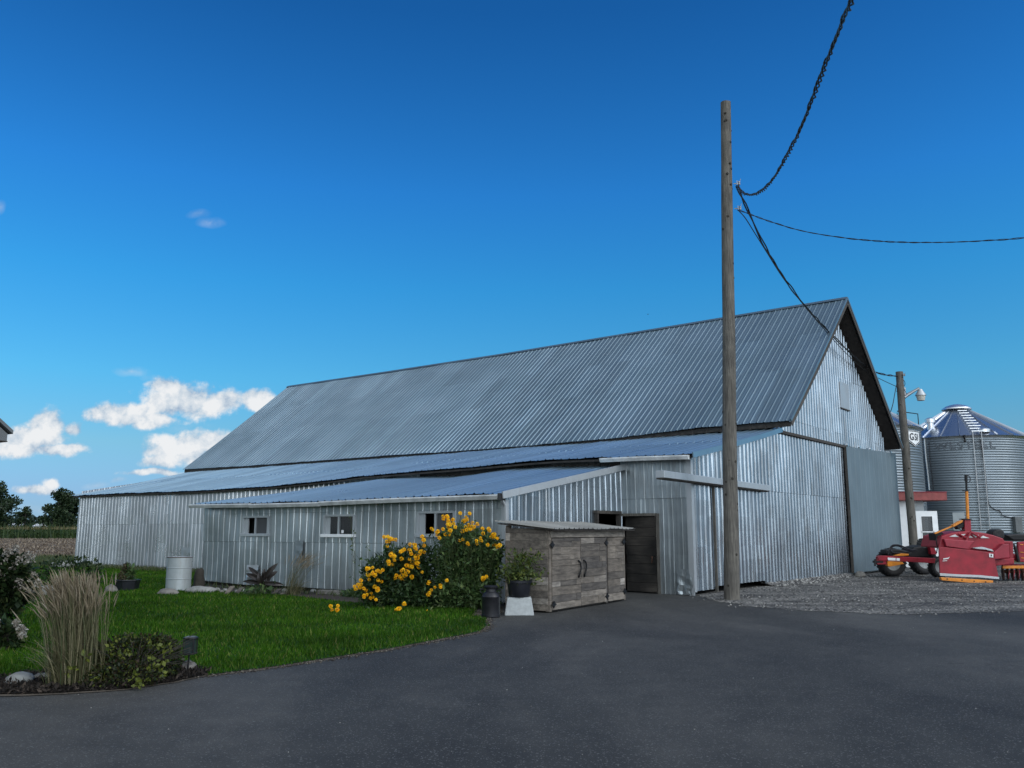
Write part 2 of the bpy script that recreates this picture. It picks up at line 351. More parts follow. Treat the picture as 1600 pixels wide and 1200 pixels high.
def rawmesh(name, V, Q, m, parent=None, base=(0, 0, 0)):       # numpy arrays straight into a mesh; Q is (n, k)
    base = base_of(parent) if parent is not None else np.array(base, float)
    V = np.asarray(V, float) - base; Q = np.asarray(Q, np.int32); k = Q.shape[1]
    me = bpy.data.meshes.new(name)
    me.vertices.add(len(V)); me.vertices.foreach_set("co", V.astype(np.float32).ravel())
    me.loops.add(Q.size); me.loops.foreach_set("vertex_index", Q.ravel())
    me.polygons.add(len(Q)); me.polygons.foreach_set("loop_start", np.arange(0, Q.size, k, dtype=np.int32))
    me.update(calc_edges=True); me.validate()
    me.materials.append(m)
    return link(name, me, parent, base)

def rdirs(n):
    v = RNG.normal(size=(n, 3)); return v / np.linalg.norm(v, axis=1)[:, None]
def leaf_quads(P, size, width=0.45, up=0.3, outdir=None, jitter=0.35):
    """diamond leaves at points P: four vertices each, folded a little along the midrib"""
    n = len(P); d = rdirs(n)
    if outdir is not None: d = d * 0.8 + outdir
    d[:, 2] += up * RNG.normal(size=n) * 0.5
    d /= np.linalg.norm(d, axis=1)[:, None]
    s = np.cross(d, rdirs(n)); s /= np.linalg.norm(s, axis=1)[:, None] + 1e-9
    nn = np.cross(d, s)
    ln = size * (1 + jitter * RNG.normal(size=n)).clip(0.4, 1.8)
    ln = ln[:, None]
    a = P; b = P + d * ln * 0.5 + s * ln * width * 0.5 + nn * ln * 0.08
    c = P + d * ln; e = P + d * ln * 0.5 - s * ln * width * 0.5 + nn * ln * 0.08
    V = np.stack([a, b, c, e], 1).reshape(-1, 3)
    return V, np.arange(4 * n).reshape(n, 4)
def ellip(n, c, r, shell=0.35):
    d = rdirs(n); k = (shell + (1 - shell) * RNG.random(n)) ** 0.6
    return np.array(c) + d * k[:, None] * np.array(r), d
def blades(P, h, w, lean=0.35, dirbias=None):
    n = len(P); a = RNG.random(n) * 2 * PI
    s = np.stack([np.cos(a), np.sin(a), np.zeros(n)], 1)
    t = RNG.normal(size=(n, 3)) * lean; t[:, 2] = 1
    if dirbias is not None: t += np.array(dirbias)
    t /= np.linalg.norm(t, axis=1)[:, None]
    hh = (h * (1 + 0.35 * RNG.normal(size=n)).clip(0.35, 2))[:, None]; w = np.broadcast_to(w, (n,))[:, None]
    V = np.stack([P - s * w / 2, P + s * w / 2, P + t * hh], 1).reshape(-1, 3)
    return V, np.arange(3 * n).reshape(n, 3)
def in_poly(x, y, poly):
    r = np.zeros(len(x), bool); j = len(poly) - 1
    for i in range(len(poly)):
        xi, yi = poly[i][:2]; xj, yj = poly[j][:2]
        k = ((yi > y) != (yj > y)) & (x < (xj - xi) * (y - yi) / (yj - yi + 1e-12) + xi)
        r ^= k; j = i
    return r
def refine(poly, step, jit, lim=60):
    out = []
    n = len(poly)
    for i in range(n):
        a = np.array(poly[i][:2], float); b = np.array(poly[(i + 1) % n][:2], float)
        d = np.linalg.norm(b - a); m = max(1, min(lim, int(d / step)))
        for k in range(m):
            p = a + (b - a) * k / m
            w = mnoise.noise_vector(Vector((p[0] * 1.7, p[1] * 1.7, 3.1))) + 0.5 * mnoise.noise_vector(Vector((p[0] * 6, p[1] * 6, 8.1)))
            out.append((p[0] + jit * w[0], p[1] + jit * w[1]))
    return out
def flat(name, poly, z, m):
    mb = MB(); mb.add([(p[0], p[1], z) for p in poly], [tuple(range(len(poly)))])
    me = bpy.data.meshes.new(name); me.from_pydata(mb.v, [], mb.f); me.materials.append(m)
    if me.polygons[0].normal.z < 0: me.flip_normals()
    return struct(link(name, me, None, (0, 0, 0)))

# ------------------------------------------------------------------ world
def world():
    w = bpy.data.worlds.new("World"); SC.world = w; w.use_nodes = True; nt = w.node_tree
    bg = nt.nodes["Background"]; bg.inputs[1].default_value = 1.0
    sky = N(nt, "ShaderNodeTexSky", sky_type="NISHITA"); sky.sun_disc = False
    sky.sun_elevation = math.radians(SUN_EL); sky.sun_rotation = math.radians(SUN_AZ)
    sky.altitude = 50; sky.air_density = 1.0; sky.dust_density = 0.2; sky.ozone_density = 1.5
    hs = N(nt, "ShaderNodeHueSaturation", i_Saturation=SKY_SAT, i_Value=1.0, i_Hue=SKY_HUE); L(nt, sky.outputs[0], hs.inputs["Color"])
    tc = N(nt, "ShaderNodeTexCoord"); sx = N(nt, "ShaderNodeSeparateXYZ"); L(nt, tc.outputs["Generated"], sx.inputs[0])
    # deeper, cleaner late-summer blue than the stock sky
    gr = ramp(nt, sx.outputs[2], [(0.0, (.20, .35, .68)), (0.04, (.22, .365, .66)), (0.093, (.265, .485, .625)), (0.165, (.195, .61, .79)), (0.271, (.12, .64, .945)), (0.371, (.100, .59, 1.04)), (0.54, (.062, .425, .82)), (1.0, (.07, .38, .70))]).outputs[0]
    sc = N(nt, "ShaderNodeVectorMath", operation="SCALE"); sc.inputs["Scale"].default_value = SKY_STR * 2.2
    L(nt, mixc(nt, 1.0, hs.outputs[0], gr, "MULTIPLY"), sc.inputs[0])
    def math_(op, a, b=None, clamp=False):
        n = N(nt, "ShaderNodeMath", operation=op); n.use_clamp = clamp
        for i, v in enumerate((a, b)):
            if v is None: continue
            if isinstance(v, (int, float)): n.inputs[i].default_value = v
            else: L(nt, v, n.inputs[i])
        return n.outputs[0]
    yy = math_("MAXIMUM", sx.outputs[1], 0.02)
    u = math_("DIVIDE", sx.outputs[0], yy); v = math_("DIVIDE", sx.outputs[2], yy)
    cb = N(nt, "ShaderNodeCombineXYZ"); L(nt, u, cb.inputs[0]); L(nt, v, cb.inputs[1]); uv = cb.outputs[0]
    def fb(vec, s, det=7, r=0.62):
        n = N(nt, "ShaderNodeTexNoise"); n.inputs["Scale"].default_value = s; n.inputs["Detail"].default_value = det; n.inputs["Roughness"].default_value = r
        L(nt, vec, n.inputs["Vector"]); return n
    wn = fb(uv, 9.0, 3)
    sub = N(nt, "ShaderNodeVectorMath", operation="SUBTRACT"); L(nt, wn.outputs["Color"], sub.inputs[0]); sub.inputs[1].default_value = (0.5, 0.5, 0.5)
    wsc = N(nt, "ShaderNodeVectorMath", operation="SCALE"); wsc.inputs["Scale"].default_value = 0.035; L(nt, sub.outputs[0], wsc.inputs[0])
    wuv = N(nt, "ShaderNodeVectorMath", operation="ADD"); L(nt, uv, wuv.inputs[0]); L(nt, wsc.outputs[0], wuv.inputs[1])
    blobs = [  # px, py, rx, ry, weight: cumulus banks low in the north-west
        (285, 622, 78, 34, 1), (190, 646, 60, 20, 1), (345, 628, 62, 24, 1), (398, 628, 34, 18, 1), (262, 602, 42, 18, 1), (240, 655, 60, 14, .8),
        (203, 583, 36, 10, .62), (240, 592, 30, 8, .5), (350, 602, 14, 6, .6), (290, 700, 66, 32, 1), (330, 690, 40, 20, 1), (262, 722, 40, 14, .9), (300, 664, 44, 12, .55),
        (75, 662, 36, 26, 1), (50, 684, 62, 22, 1), (20, 698, 70, 18, 1), (95, 702, 58, 12, 1), (115, 668, 22, 12, .7), (-40, 690, 60, 30, 1),
        (82, 754, 16, 10, .9), (62, 763, 44, 9, .85), (150, 756, 24, 7, .5), (185, 752, 14, 6, .55), (250, 742, 66, 6, .8), (66, 790, 40, 8, .35),
        (312, 338, 24, 10, .40), (330, 352, 26, 12, .42), (-5, 322, 14, 16, .5), (1700, 778, 130, 42, 1), (1668, 738, 66, 40, 1), (1760, 745, 80, 40, .9)]
    acc = None; wisp = None
    for (px, py, rx, ry, wt) in blobs:
        d = ray(px, py); c = (d[0] / d[1], d[2] / d[1]); k = 1 / F
        a = N(nt, "ShaderNodeVectorMath", operation="SUBTRACT"); L(nt, wuv.outputs[0], a.inputs[0]); a.inputs[1].default_value = (c[0], c[1], 0)
        m = N(nt, "ShaderNodeVectorMath", operation="MULTIPLY"); L(nt, a.outputs[0], m.inputs[0]); m.inputs[1].default_value = (1 / (rx * k), 1 / (ry * k), 0)
        l = N(nt, "ShaderNodeVectorMath", operation="LENGTH"); L(nt, m.outputs[0], l.inputs[0])
        s = math_("SUBTRACT", 1.0, l.outputs["Value"])
        if wt < 0.7:
            s = math_("MULTIPLY", math_("MAXIMUM", s, 0), wt); wisp = s if wisp is None else math_("MAXIMUM", wisp, s); continue
        s = math_("MULTIPLY", s, wt) if wt < 1 else s
        acc = s if acc is None else math_("MAXIMUM", acc, s)
    f1 = fb(uv, 30.0, 8, 0.62); f0 = fb(uv, 11.0, 5, 0.6)
    off = N(nt, "ShaderNodeVectorMath", operation="ADD"); L(nt, uv, off.inputs[0]); off.inputs[1].default_value = (0.004, 0.012, 0)
    f2 = fb(off.outputs[0], 30.0, 8, 0.62)
    dn = math_("ADD", acc, math_("MULTIPLY", math_("SUBTRACT", f1.outputs[0], 0.45), 1.6))
    dn = math_("ADD", dn, math_("MULTIPLY", math_("SUBTRACT", f0.outputs[0], 0.5), 0.55))
    dens = N(nt, "ShaderNodeMapRange", interpolation_type="SMOOTHSTEP"); L(nt, dn, dens.inputs[0])
    dens.inputs[1].default_value = 0.0; dens.inputs[2].default_value = 0.50
    wd = math_("MULTIPLY", wisp, math_("MAXIMUM", math_("MULTIPLY", math_("SUBTRACT", f0.outputs[0], 0.36), 4.2), 0), True)
    dens_f = math_("MULTIPLY", math_("MAXIMUM", dens.outputs[0], wd), math_("GREATER_THAN", sx.outputs[1], 0.05))
    lit = math_("ADD", 0.62, math_("MULTIPLY", math_("SUBTRACT", f1.outputs[0], f2.outputs[0]), 1.7))
    off0 = N(nt, "ShaderNodeVectorMath", operation="ADD"); L(nt, uv, off0.inputs[0]); off0.inputs[1].default_value = (0.006, 0.024, 0)
    f3 = fb(off0.outputs[0], 11.0, 5, 0.6)
    lit = math_("ADD", lit, math_("MULTIPLY", math_("SUBTRACT", f0.outputs[0], f3.outputs[0]), 1.6))
    thick = N(nt, "ShaderNodeMapRange"); L(nt, dn, thick.inputs[0]); thick.inputs[1].default_value = 0.1; thick.inputs[2].default_value = 0.9; thick.inputs[3].default_value = -0.12; thick.inputs[4].default_value = 0.22
    lit = math_("ADD", lit, thick.outputs[0], True)
    ccol = ramp(nt, lit, [(0.22, (0.36, 0.48, 0.64)), (0.52, (0.62, 0.71, 0.80)), (0.9, (0.90, 0.92, 0.94))]).outputs[0]
    front = mixc(nt, dens_f, sc.outputs[0], ccol)
    # unseen glow added outside the view, patterned like cloud, to lighten ambient and metal
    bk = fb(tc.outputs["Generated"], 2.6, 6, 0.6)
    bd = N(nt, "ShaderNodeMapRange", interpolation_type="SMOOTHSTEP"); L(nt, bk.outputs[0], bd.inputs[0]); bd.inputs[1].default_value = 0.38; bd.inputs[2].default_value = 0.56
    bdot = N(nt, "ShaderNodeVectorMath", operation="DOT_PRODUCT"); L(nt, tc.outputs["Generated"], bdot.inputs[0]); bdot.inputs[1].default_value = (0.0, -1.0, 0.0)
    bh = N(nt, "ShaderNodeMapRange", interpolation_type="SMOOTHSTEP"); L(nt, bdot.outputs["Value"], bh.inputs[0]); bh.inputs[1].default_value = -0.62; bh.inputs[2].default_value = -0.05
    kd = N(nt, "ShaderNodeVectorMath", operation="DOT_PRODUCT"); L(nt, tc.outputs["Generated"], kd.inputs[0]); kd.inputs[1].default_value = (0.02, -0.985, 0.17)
    low_glow = N(nt, "ShaderNodeMapRange", interpolation_type="SMOOTHSTEP"); L(nt, kd.outputs["Value"], low_glow.inputs[0]); low_glow.inputs[1].default_value = 0.80; low_glow.inputs[2].default_value = 0.95  # extra low glow added behind the viewer so the wall ribs glint
    back = math_("MULTIPLY", math_("MAXIMUM", math_("MULTIPLY", bd.outputs[0], bh.outputs[0]), low_glow.outputs[0]), BACK_FILL)
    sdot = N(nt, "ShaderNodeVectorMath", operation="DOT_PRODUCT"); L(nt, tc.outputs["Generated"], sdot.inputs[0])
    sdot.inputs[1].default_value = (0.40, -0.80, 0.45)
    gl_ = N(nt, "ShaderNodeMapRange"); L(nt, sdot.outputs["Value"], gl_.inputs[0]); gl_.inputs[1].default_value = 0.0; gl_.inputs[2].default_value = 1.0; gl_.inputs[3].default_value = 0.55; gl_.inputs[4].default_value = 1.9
    bcs = N(nt, "ShaderNodeVectorMath", operation="SCALE"); bcs.inputs[0].default_value = BACK_COL; L(nt, math_("ADD", gl_.outputs[0], math_("MULTIPLY", low_glow.outputs[0], 1.15)), bcs.inputs["Scale"])
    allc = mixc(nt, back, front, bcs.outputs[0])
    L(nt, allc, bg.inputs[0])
    try: w.cycles.sampling_method = "MANUAL"; w.cycles.sample_map_resolution = 1024
    except Exception: pass
SUN_EL, SUN_AZ, SKY_STR, SKY_SAT, SKY_HUE, BACK_FILL = 38, 122, 0.075, 1.0, 0.5, 1.0
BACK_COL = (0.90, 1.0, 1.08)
SUN_STR, SUN_ANG = 1.35, 30
EXPO = -0.08
world()
sl = bpy.data.lights.new("sun", "SUN"); sl.energy = SUN_STR; sl.angle = math.radians(SUN_ANG); sl.color = (1, 0.98, 0.95)
so = bpy.data.objects.new("sun", sl); COL.objects.link(so)
az, el = math.radians(SUN_AZ), math.radians(SUN_EL)
sd = Vector((math.sin(az) * math.cos(el), math.cos(az) * math.cos(el), math.sin(el)))
so.rotation_euler = sd.to_track_quat("Z", "Y").to_euler(); so.location = (-20, -20, 40)
SC.view_settings.view_transform = "Standard"; SC.view_settings.look = "None"; SC.view_settings.exposure = EXPO; SC.view_settings.gamma = 1
#__PART2__
# ------------------------------------------------------------------ ground sheets
struct(rawmesh("ground", [(-2500, -300, -0.02), (2500, -300, -0.02), (2500, 4000, -0.02), (-2500, 4000, -0.02)], [(0, 1, 2, 3)], M["ground"]))
drive = [(-30, -12), (45, -12), (45, 36), (16, 36), W(-0.2, 12, 0)[:2], W(0.6, 6, 0)[:2], W(0.8, 1.5, 0)[:2], W(4, -0.5, 0)[:2], W(4, -6, 0)[:2], (-6, 14), (-30, 12)]
flat("driveway", drive, 0.0, M["asphalt"])
lawn_front = [G(x, y) for x, y in [(250, 1066), (330, 1055), (420, 1043), (500, 1031), (560, 1022), (640, 1008), (700, 997), (745, 988), (763, 978), (758, 968), (738, 961)]]
lawn = [(p[0], p[1]) for p in lawn_front] + [(-0.75, 17.9), tuple(W(2.6, -5.35, 0)[:2]), tuple(W(13.6, -5.35, 0)[:2]), tuple(W(13.9, -0.3, 0)[:2]), tuple(W(31.6, -0.3, 0)[:2]), (-30, 41), (-30, 9), (-6.2, 9.3), (-4.6, 9.6)]
lawn_r = refine(lawn, 0.25, 0.05)
edge = [(p[0] + 0.05, p[1] - 0.09) for p in lawn_front[1:]] + [(-0.3, 17.6), tuple(W(1.9, -5.3, 0)[:2])] + lawn[len(lawn_front):]
flat("lawn_edge_soil", refine(edge, 0.07, 0.09, 200), 0.004, M["dirt"])
flat("lawn", lawn_r, 0.012, M["lawn"])
bedp = [tuple(W(2.2, -5.2, 0)[:2]), tuple(W(2.2, -6.3, 0)[:2]), tuple(W(5, -6.9, 0)[:2]), tuple(W(8, -6.4, 0)[:2]), tuple(W(12.3, -6.7, 0)[:2]), tuple(W(13.9, -5.0, 0)[:2])]
flat("planting_bed", refine(bedp, 0.2, 0.1), 0.020, M["soil"])
mul = [G(x, y)[:2] for x, y in [(-160, 1098), (0, 1087), (100, 1084), (200, 1077), (270, 1067), (322, 1056), (332, 1050), (300, 1043), (200, 1040), (60, 1052), (0, 1060), (-160, 1062)]]
mulr = refine([tuple(p) for p in mul], 0.12, 0.06)
flat("mulch_bed", mulr, 0.018, M["mulch"])
edg2 = [(p[0] + 0.02, p[1] - 0.06) for p in mul[:7]] + [tuple(p) for p in mul[7:]]
flat("mulch_edge_soil", refine(edg2, 0.07, 0.07, 200), 0.008, M["dirt"])
grav = [G(x, y)[:2] for x, y in [(1090, 930), (1130, 941), (1165, 947), (1230, 953), (1300, 957), (1400, 960), (1500, 958), (1650, 955), (1900, 950)]] + [(45, 46), (12, 46), tuple(W(0.3, 12.5, 0)[:2]), tuple(W(0.35, 6, 0)[:2]), tuple(W(0.3, 0.2, 0)[:2])]
gravr = refine([tuple(p) for p in grav], 0.25, 0.24, 200)
flat("gravel_yard", gravr, 0.006, M["gravel"])
flat("ploughed_field", [(-260, 57), (40, 57), (40, 191), (-260, 191)], 0.0, M["field"])
under = [W(0.4, 0.4, 0)[:2], W(31.5, 0.4, 0)[:2], W(31.5, 18.5, 0)[:2], W(0.4, 18.5, 0)[:2]]
flat("barn_floor", [tuple(p) for p in under], 0.012, M["soil"])

def scatter_poly(n, poly, near=None):
    xs = [p[0] for p in poly]; ys = [p[1] for p in poly]
    x = RNG.uniform(min(xs), max(xs), n); y = RNG.uniform(min(ys), max(ys), n)
    if near:                                 # thin out with distance
        keep = RNG.random(n) < np.clip((near / np.maximum(y, 1)) ** 1.6, 0, 1); x, y = x[keep], y[keep]
    k = in_poly(x, y, poly); return x[k], y[k]
# lawn blades
x, y = scatter_poly(1500000, [p for p in lawn_r], 11)
k = (x > -0.78 * y - 1.5) & ~in_poly(x, y, bedp) & ~in_poly(x, y, mulr)
x, y = x[k] + RNG.normal(size=k.sum()) * 0.03, y[k] + RNG.normal(size=k.sum()) * 0.04
nz = np.array([mnoise.noise(Vector((a * 0.9, b * 0.9, 0))) for a, b in zip(x[::1], y[::1])])
hgt = 0.055 * (1 + 0.5 * nz)
hgt = np.where(RNG.random(len(x)) < 0.015, hgt * 1.8, hgt)
V, T = blades(np.stack([x, y, np.full(len(x), 0.01)], 1), hgt, 0.007 + 0.0007 * y, 0.4)
tag(rawmesh("lawn_grass", V, T, M["grass"]), "short mown green grass covering the lawn in front of the barn", "grass", kind="stuff")
# taller ragged grass along the walls and the verge beyond the far corner
P = []
for a0, a1, c0, c1, n in ((13.9, 31.8, -1.2, -0.15, 5000), (3, 13.6, -6.0, -5.3, 500), (31.4, 36, -2, 6, 2500)):
    a = RNG.uniform(a0, a1, n); c = RNG.uniform(c0, c1, n); P.append(O0 + a[:, None] * E1 + c[:, None] * E2)
xx = RNG.uniform(-42, -19, 16000); yy = RNG.uniform(41, 58, 16000); P.append(np.stack([xx, yy, 0 * xx], 1))
P = np.concatenate(P)
V, T = blades(P, 0.16, 0.03, 0.45)
tag(rawmesh("rough_grass", V, T, M["weedgrass"]), "rough unmown grass along the barn foot and the field verge", "grass", kind="stuff")
M["crumb"] = foliage("crumb", [(0, (0.025, 0.02, 0.016)), (0.7, (0.07, 0.058, 0.047)), (1, (0.2, 0.18, 0.15))], 0.0, 0.9)
# mulch chips
x, y = scatter_poly(16000, mulr)
V, Q = leaf_quads(np.stack([x, y, RNG.uniform(0.015, 0.04, len(x))], 1), 0.045, 0.4, 0.1)
tag(rawmesh("mulch_chips", V, Q, M["chips"]), "dark bark mulch chips under the shrub and tall grass", "mulch", kind="stuff")
# gravel stones: small lumps, many near the barn foot
def lumps(P, s):
    n = len(P); base = np.array([(1, 0, 0), (0, 1, 0), (-1, 0, 0), (0, -1, 0), (0, 0, 0.7), (0, 0, -0.4)])
    F_ = np.array([(0, 1, 4), (1, 2, 4), (2, 3, 4), (3, 0, 4), (1, 0, 5), (2, 1, 5), (3, 2, 5), (0, 3, 5)])
    B = base[None] * (0.6 + 0.8 * RNG.random((n, 6, 1))) * s[:, None, None]
    a = RNG.random(n) * 6.28; ca, sa = np.cos(a)[:, None], np.sin(a)[:, None]
    X = B[..., 0] * ca - B[..., 1] * sa; Y = B[..., 0] * sa + B[..., 1] * ca
    V = np.stack([X, Y, B[..., 2]], 2) + P[:, None]
    return V.reshape(-1, 3), (F_[None] + 6 * np.arange(n)[:, None, None]).reshape(-1, 3)
x, y = scatter_poly(42000, gravr); x = x + RNG.normal(size=len(x)) * 0.25; y = y + RNG.normal(size=len(y)) * 0.35; k = (y < 40) & (((np.stack([x, y], 1) - O0[:2]) @ E1[:2]) < 0.05); x, y = x[k], y[k]
keep = np.array([mnoise.noise(Vector((a * 0.5, b * 0.8, 5))) for a, b in zip(x, y)]) + RNG.normal(size=len(x)) * 0.35 > -0.05
x, y = x[keep], y[keep]
V, T = lumps(np.stack([x, y, np.full(len(x), 0.012)], 1), RNG.uniform(0.010, 0.032, len(x)))
aa = 4.7 + 7.7 * RNG.random(2600); ab = -np.abs(RNG.normal(size=2600)) * 0.28 + 0.12
P2 = O0 + ab[:, None] * E1 + aa[:, None] * E2; P2[:, 2] = np.clip(0.10 - np.abs(ab - 0.1) * 0.22, 0.01, 0.1)
V2, T2 = lumps(P2, RNG.uniform(0.015, 0.06, 2600))
aa = RNG.uniform(14, 31, 1500); ab = -np.abs(RNG.normal(size=1500)) * 0.12 - 0.02
P3 = O0 + aa[:, None] * E1 + ab[:, None] * E2; P3[:, 2] = 0.05
V3, T3 = lumps(P3, RNG.uniform(0.03, 0.10, 1500))
tag(rawmesh("gravel_stones", np.concatenate([V, V2]), np.concatenate([T, T2 + len(V)]), M["pebble"]), "loose grey gravel stones between the barn gable and the asphalt", "gravel", kind="stuff")
tag(rawmesh("rubble_strip", V3, T3, M["pebble"]), "pale rubble along the foot of the far barn wall", "rubble", kind="stuff")
ex = refine(edge, 0.03, 0.06, 400); ex = np.array([p for p in ex if p[1] < 18.2 and -5 < p[0] < 0.2 and p[1] > 9])
ex = ex[RNG.integers(0, len(ex), 1500)] + RNG.normal(size=(1500, 2)) * 0.06
V, T = lumps(np.column_stack([ex, np.full(1500, 0.008)]), RNG.uniform(0.005, 0.017, 1500))
tag(rawmesh("edge_crumbs", V, T, M["crumb"]), "brown soil crumbs and small stones along the lawn edge", "soil", kind="stuff")
# stray chips of stone on the asphalt
x = RNG.uniform(-8, 14, 900); y = RNG.uniform(4, 20, 900); k = ~in_poly(x, y, lawn_r)
V, T = lumps(np.stack([x[k], y[k], np.full(k.sum(), 0.003)], 1), RNG.uniform(0.003, 0.009, k.sum()))
tag(rawmesh("stone_chips", V, T, M["pebble"]), "tiny pale stone chips strewn over the asphalt drive", "stone chips", kind="stuff")

# ------------------------------------------------------------------ barn
def interp(tab):
    tab = sorted(tab); xs = np.array([t[0] for t in tab]); ys = np.array([t[1] for t in tab])
    def f(a):
        if a <= xs[0]: return ys[0]
        if a >= xs[-1]: return ys[-1]
        i = int(np.searchsorted(xs, a)) - 1
        t = (a - xs[i]) / (xs[i + 1] - xs[i]); t2 = t * t * (3 - 2 * t); t = 0.5 * t + 0.5 * t2
        return ys[i] * (1 - t) + ys[i + 1] * t
    return f
eave_main = interp([(-0.6, 4.98), (2.3, 4.98), (3.5, 4.93), (6, 4.83), (10.9, 4.79), (13.5, 4.79), (17.3, 4.82), (26.3, 4.82), (32.8, 4.89)])
eave_A = interp([(-0.25, 3.54), (2.3, 3.58), (4.1, 3.61), (8.1, 3.52), (12, 3.45), (13.7, 3.35), (17.2, 3.25), (22.1, 3.22), (27.1, 3.27), (32.3, 3.27)])
top_B = interp([(1.9, 3.36), (5.5, 3.44), (7.8, 3.30), (10.9, 3.36), (14.4, 3.1)])
eave_B = interp([(1.8, 2.42), (3.5, 2.42), (5.6, 2.40), (8.0, 2.38), (10.8, 2.39), (14.0, 2.41)])
RC, RZ = 12.5, 10.3
ridge_z = interp([(-0.6, 10.33), (8, 10.27), (16, 10.22), (24, 10.24), (32.8, 10.3)])

def sheet(mb, s0, s1, rows, fn, nrm, period=0.27, h=0.022, rw=0.045, holes=(), wob=0.012, seams=(), sd=0.0, dish=0.004, tilt=0.010):
    """ribbed metal sheeting: s runs across the ribs, rows along them; fn(s, t) gives the plane, nrm its outward normal"""
    ss = []
    k0 = int(math.floor(s0 / period))
    for k in range(k0, int(s1 / period) + 2):
        c = k * period
        for d, o in ((-rw, 0), (-rw * 0.35, h), (rw * 0.35, h), (rw, 0), (period * 0.33, -dish * 0.6), (period * 0.5, 0.004), (period * 0.67, -dish * 0.6)):
            if s0 < c + d < s1: ss.append((c + d, o))
    ss += [(s0, 0), (s1, 0)]
    for hh in holes: ss += [(hh[0], 0), (hh[1], 0)]
    ss.sort(); rr = sorted(set(list(rows) + [t for hh in holes for t in hh[2:]]))
    r2 = []
    for t in rr:
        if any(abs(t - q) < 1e-6 for q in seams): r2 += [(t - 0.004, 1), (t + 0.004, 0)]
        else: r2.append((t, 0))
    nrm = np.array(nrm, float); verts = []
    for t, sm in r2:
        band = sum(1 for q in seams if t > q)
        for s, o in ss:
            p = fn(s, t)
            panel = math.floor((s / period + 0.5) / 3)
            w = wob * mnoise.noise(Vector((s * 0.9 + sd, t * 0.7, sd))) + wob * 0.7 * mnoise.noise(Vector((s * 2.7 + sd, t * 1.3, sd + 9)))
            w += tilt * mnoise.noise(Vector((panel * 7.7, band * 3.3 + sd, 1.5))) + (0.013 if band else 0)
            verts.append(p + nrm * (o + w))
    n = len(ss); fs = []; tn = []
    for i in range(len(r2) - 1):
        tm = (r2[i][0] + r2[i + 1][0]) / 2
        for j in range(n - 1):
            sm = (ss[j][0] + ss[j + 1][0]) / 2
            if any(hh[0] < sm < hh[1] and hh[2] < tm < hh[3] for hh in holes): continue
            q = (i * n + j, i * n + j + 1, (i + 1) * n + j + 1, (i + 1) * n + j)
            if np.linalg.norm(verts[q[0]] - verts[q[3]]) < 1e-4 and np.linalg.norm(verts[q[1]] - verts[q[2]]) < 1e-4: continue
            fs.append(q)
            pid = (math.floor((sm / period + 0.5) / 3), sum(1 for q_ in seams if tm > q_))
            tn.append(random.Random(pid[0] * 131 + pid[1] * 17 + int(sd * 7)).random())
    mb.add(verts, fs); mb.tone = tn
    return mb

barn = thing("barn", "long weathered silver sheet metal barn with steep ribbed roof and low lean-tos along its side", "barn", W(0, 0, 0))
lin = lambda a, b, n: [a + (b - a) * i / n for i in range(n + 1)]
# main roof: two slopes with boards under them
def slope(a, t): z0 = eave_main(a); z1 = ridge_z(a); return W(a, 5.78 + (RC - 5.78) * t, z0 + (z1 - z0) * t - 0.05 * math.sin(PI * t))
nl = np.cross(E1, (W(0, RC, RZ) - W(0, 5.78, 4.9))); nl /= np.linalg.norm(nl); nl = nl if nl[2] > 0 else -nl
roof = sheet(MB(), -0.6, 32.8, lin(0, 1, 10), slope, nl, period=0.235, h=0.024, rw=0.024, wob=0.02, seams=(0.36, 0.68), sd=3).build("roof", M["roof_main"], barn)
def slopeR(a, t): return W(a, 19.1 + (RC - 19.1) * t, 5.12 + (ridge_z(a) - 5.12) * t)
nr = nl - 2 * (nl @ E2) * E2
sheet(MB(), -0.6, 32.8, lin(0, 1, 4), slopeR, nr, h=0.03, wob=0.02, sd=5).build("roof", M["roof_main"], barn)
mb = MB()
for i in range(8):
    a0, a1 = -0.6 + 33.4 * i / 8, -0.6 + 33.4 * (i + 1) / 8
    mb.prism([W(a0, RC - 0.14, ridge_z(a0) - 0.05), W(a0, RC, ridge_z(a0) + 0.06), W(a0, RC + 0.14, ridge_z(a0) - 0.05)], W(a1, RC, ridge_z(a1)) - W(a0, RC, ridge_z(a0)))
mb.build("ridge_cap", M["roof_main"], roof)
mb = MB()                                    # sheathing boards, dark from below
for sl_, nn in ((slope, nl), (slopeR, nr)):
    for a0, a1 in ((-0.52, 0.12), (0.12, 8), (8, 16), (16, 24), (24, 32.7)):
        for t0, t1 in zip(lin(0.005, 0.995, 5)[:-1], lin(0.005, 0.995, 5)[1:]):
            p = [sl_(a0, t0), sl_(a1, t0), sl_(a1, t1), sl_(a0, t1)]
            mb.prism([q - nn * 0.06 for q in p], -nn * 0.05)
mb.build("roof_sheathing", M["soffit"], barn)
mb = MB()                                    # barge boards on both gable rakes
for sl_, nn in ((slope, nl), (slopeR, nr)):
    for t0, t1 in zip(lin(0, 1, 5)[:-1], lin(0, 1, 5)[1:]):
        p0, p1 = sl_(-0.6, t0), sl_(-0.6, t1)
        mb.prism([p0 - nn * 0.03, p1 - nn * 0.03, p1 - nn * 0.2, p0 - nn * 0.2], -E1 * 0.03)
mb.build("barge_board", M["darkwood"], barn)
mb = MB()                                    # rake flashing
for sl_, nn in ((slope, nl), (slopeR, nr)):
    for t0, t1 in zip(lin(0, 1, 8)[:-1], lin(0, 1, 8)[1:]):
        p0, p1 = sl_(-0.6, t0), sl_(-0.6, t1)
        mb.prism([p0 + nn * 0.05, p1 + nn * 0.05, p1 - nn * 0.035, p0 - nn * 0.035], -E1 * 0.045)
mb.build("rake_flashing", M["roof_main"], roof)
mb = MB()                                    # ragged dark fascia and rafter tails under the main eave
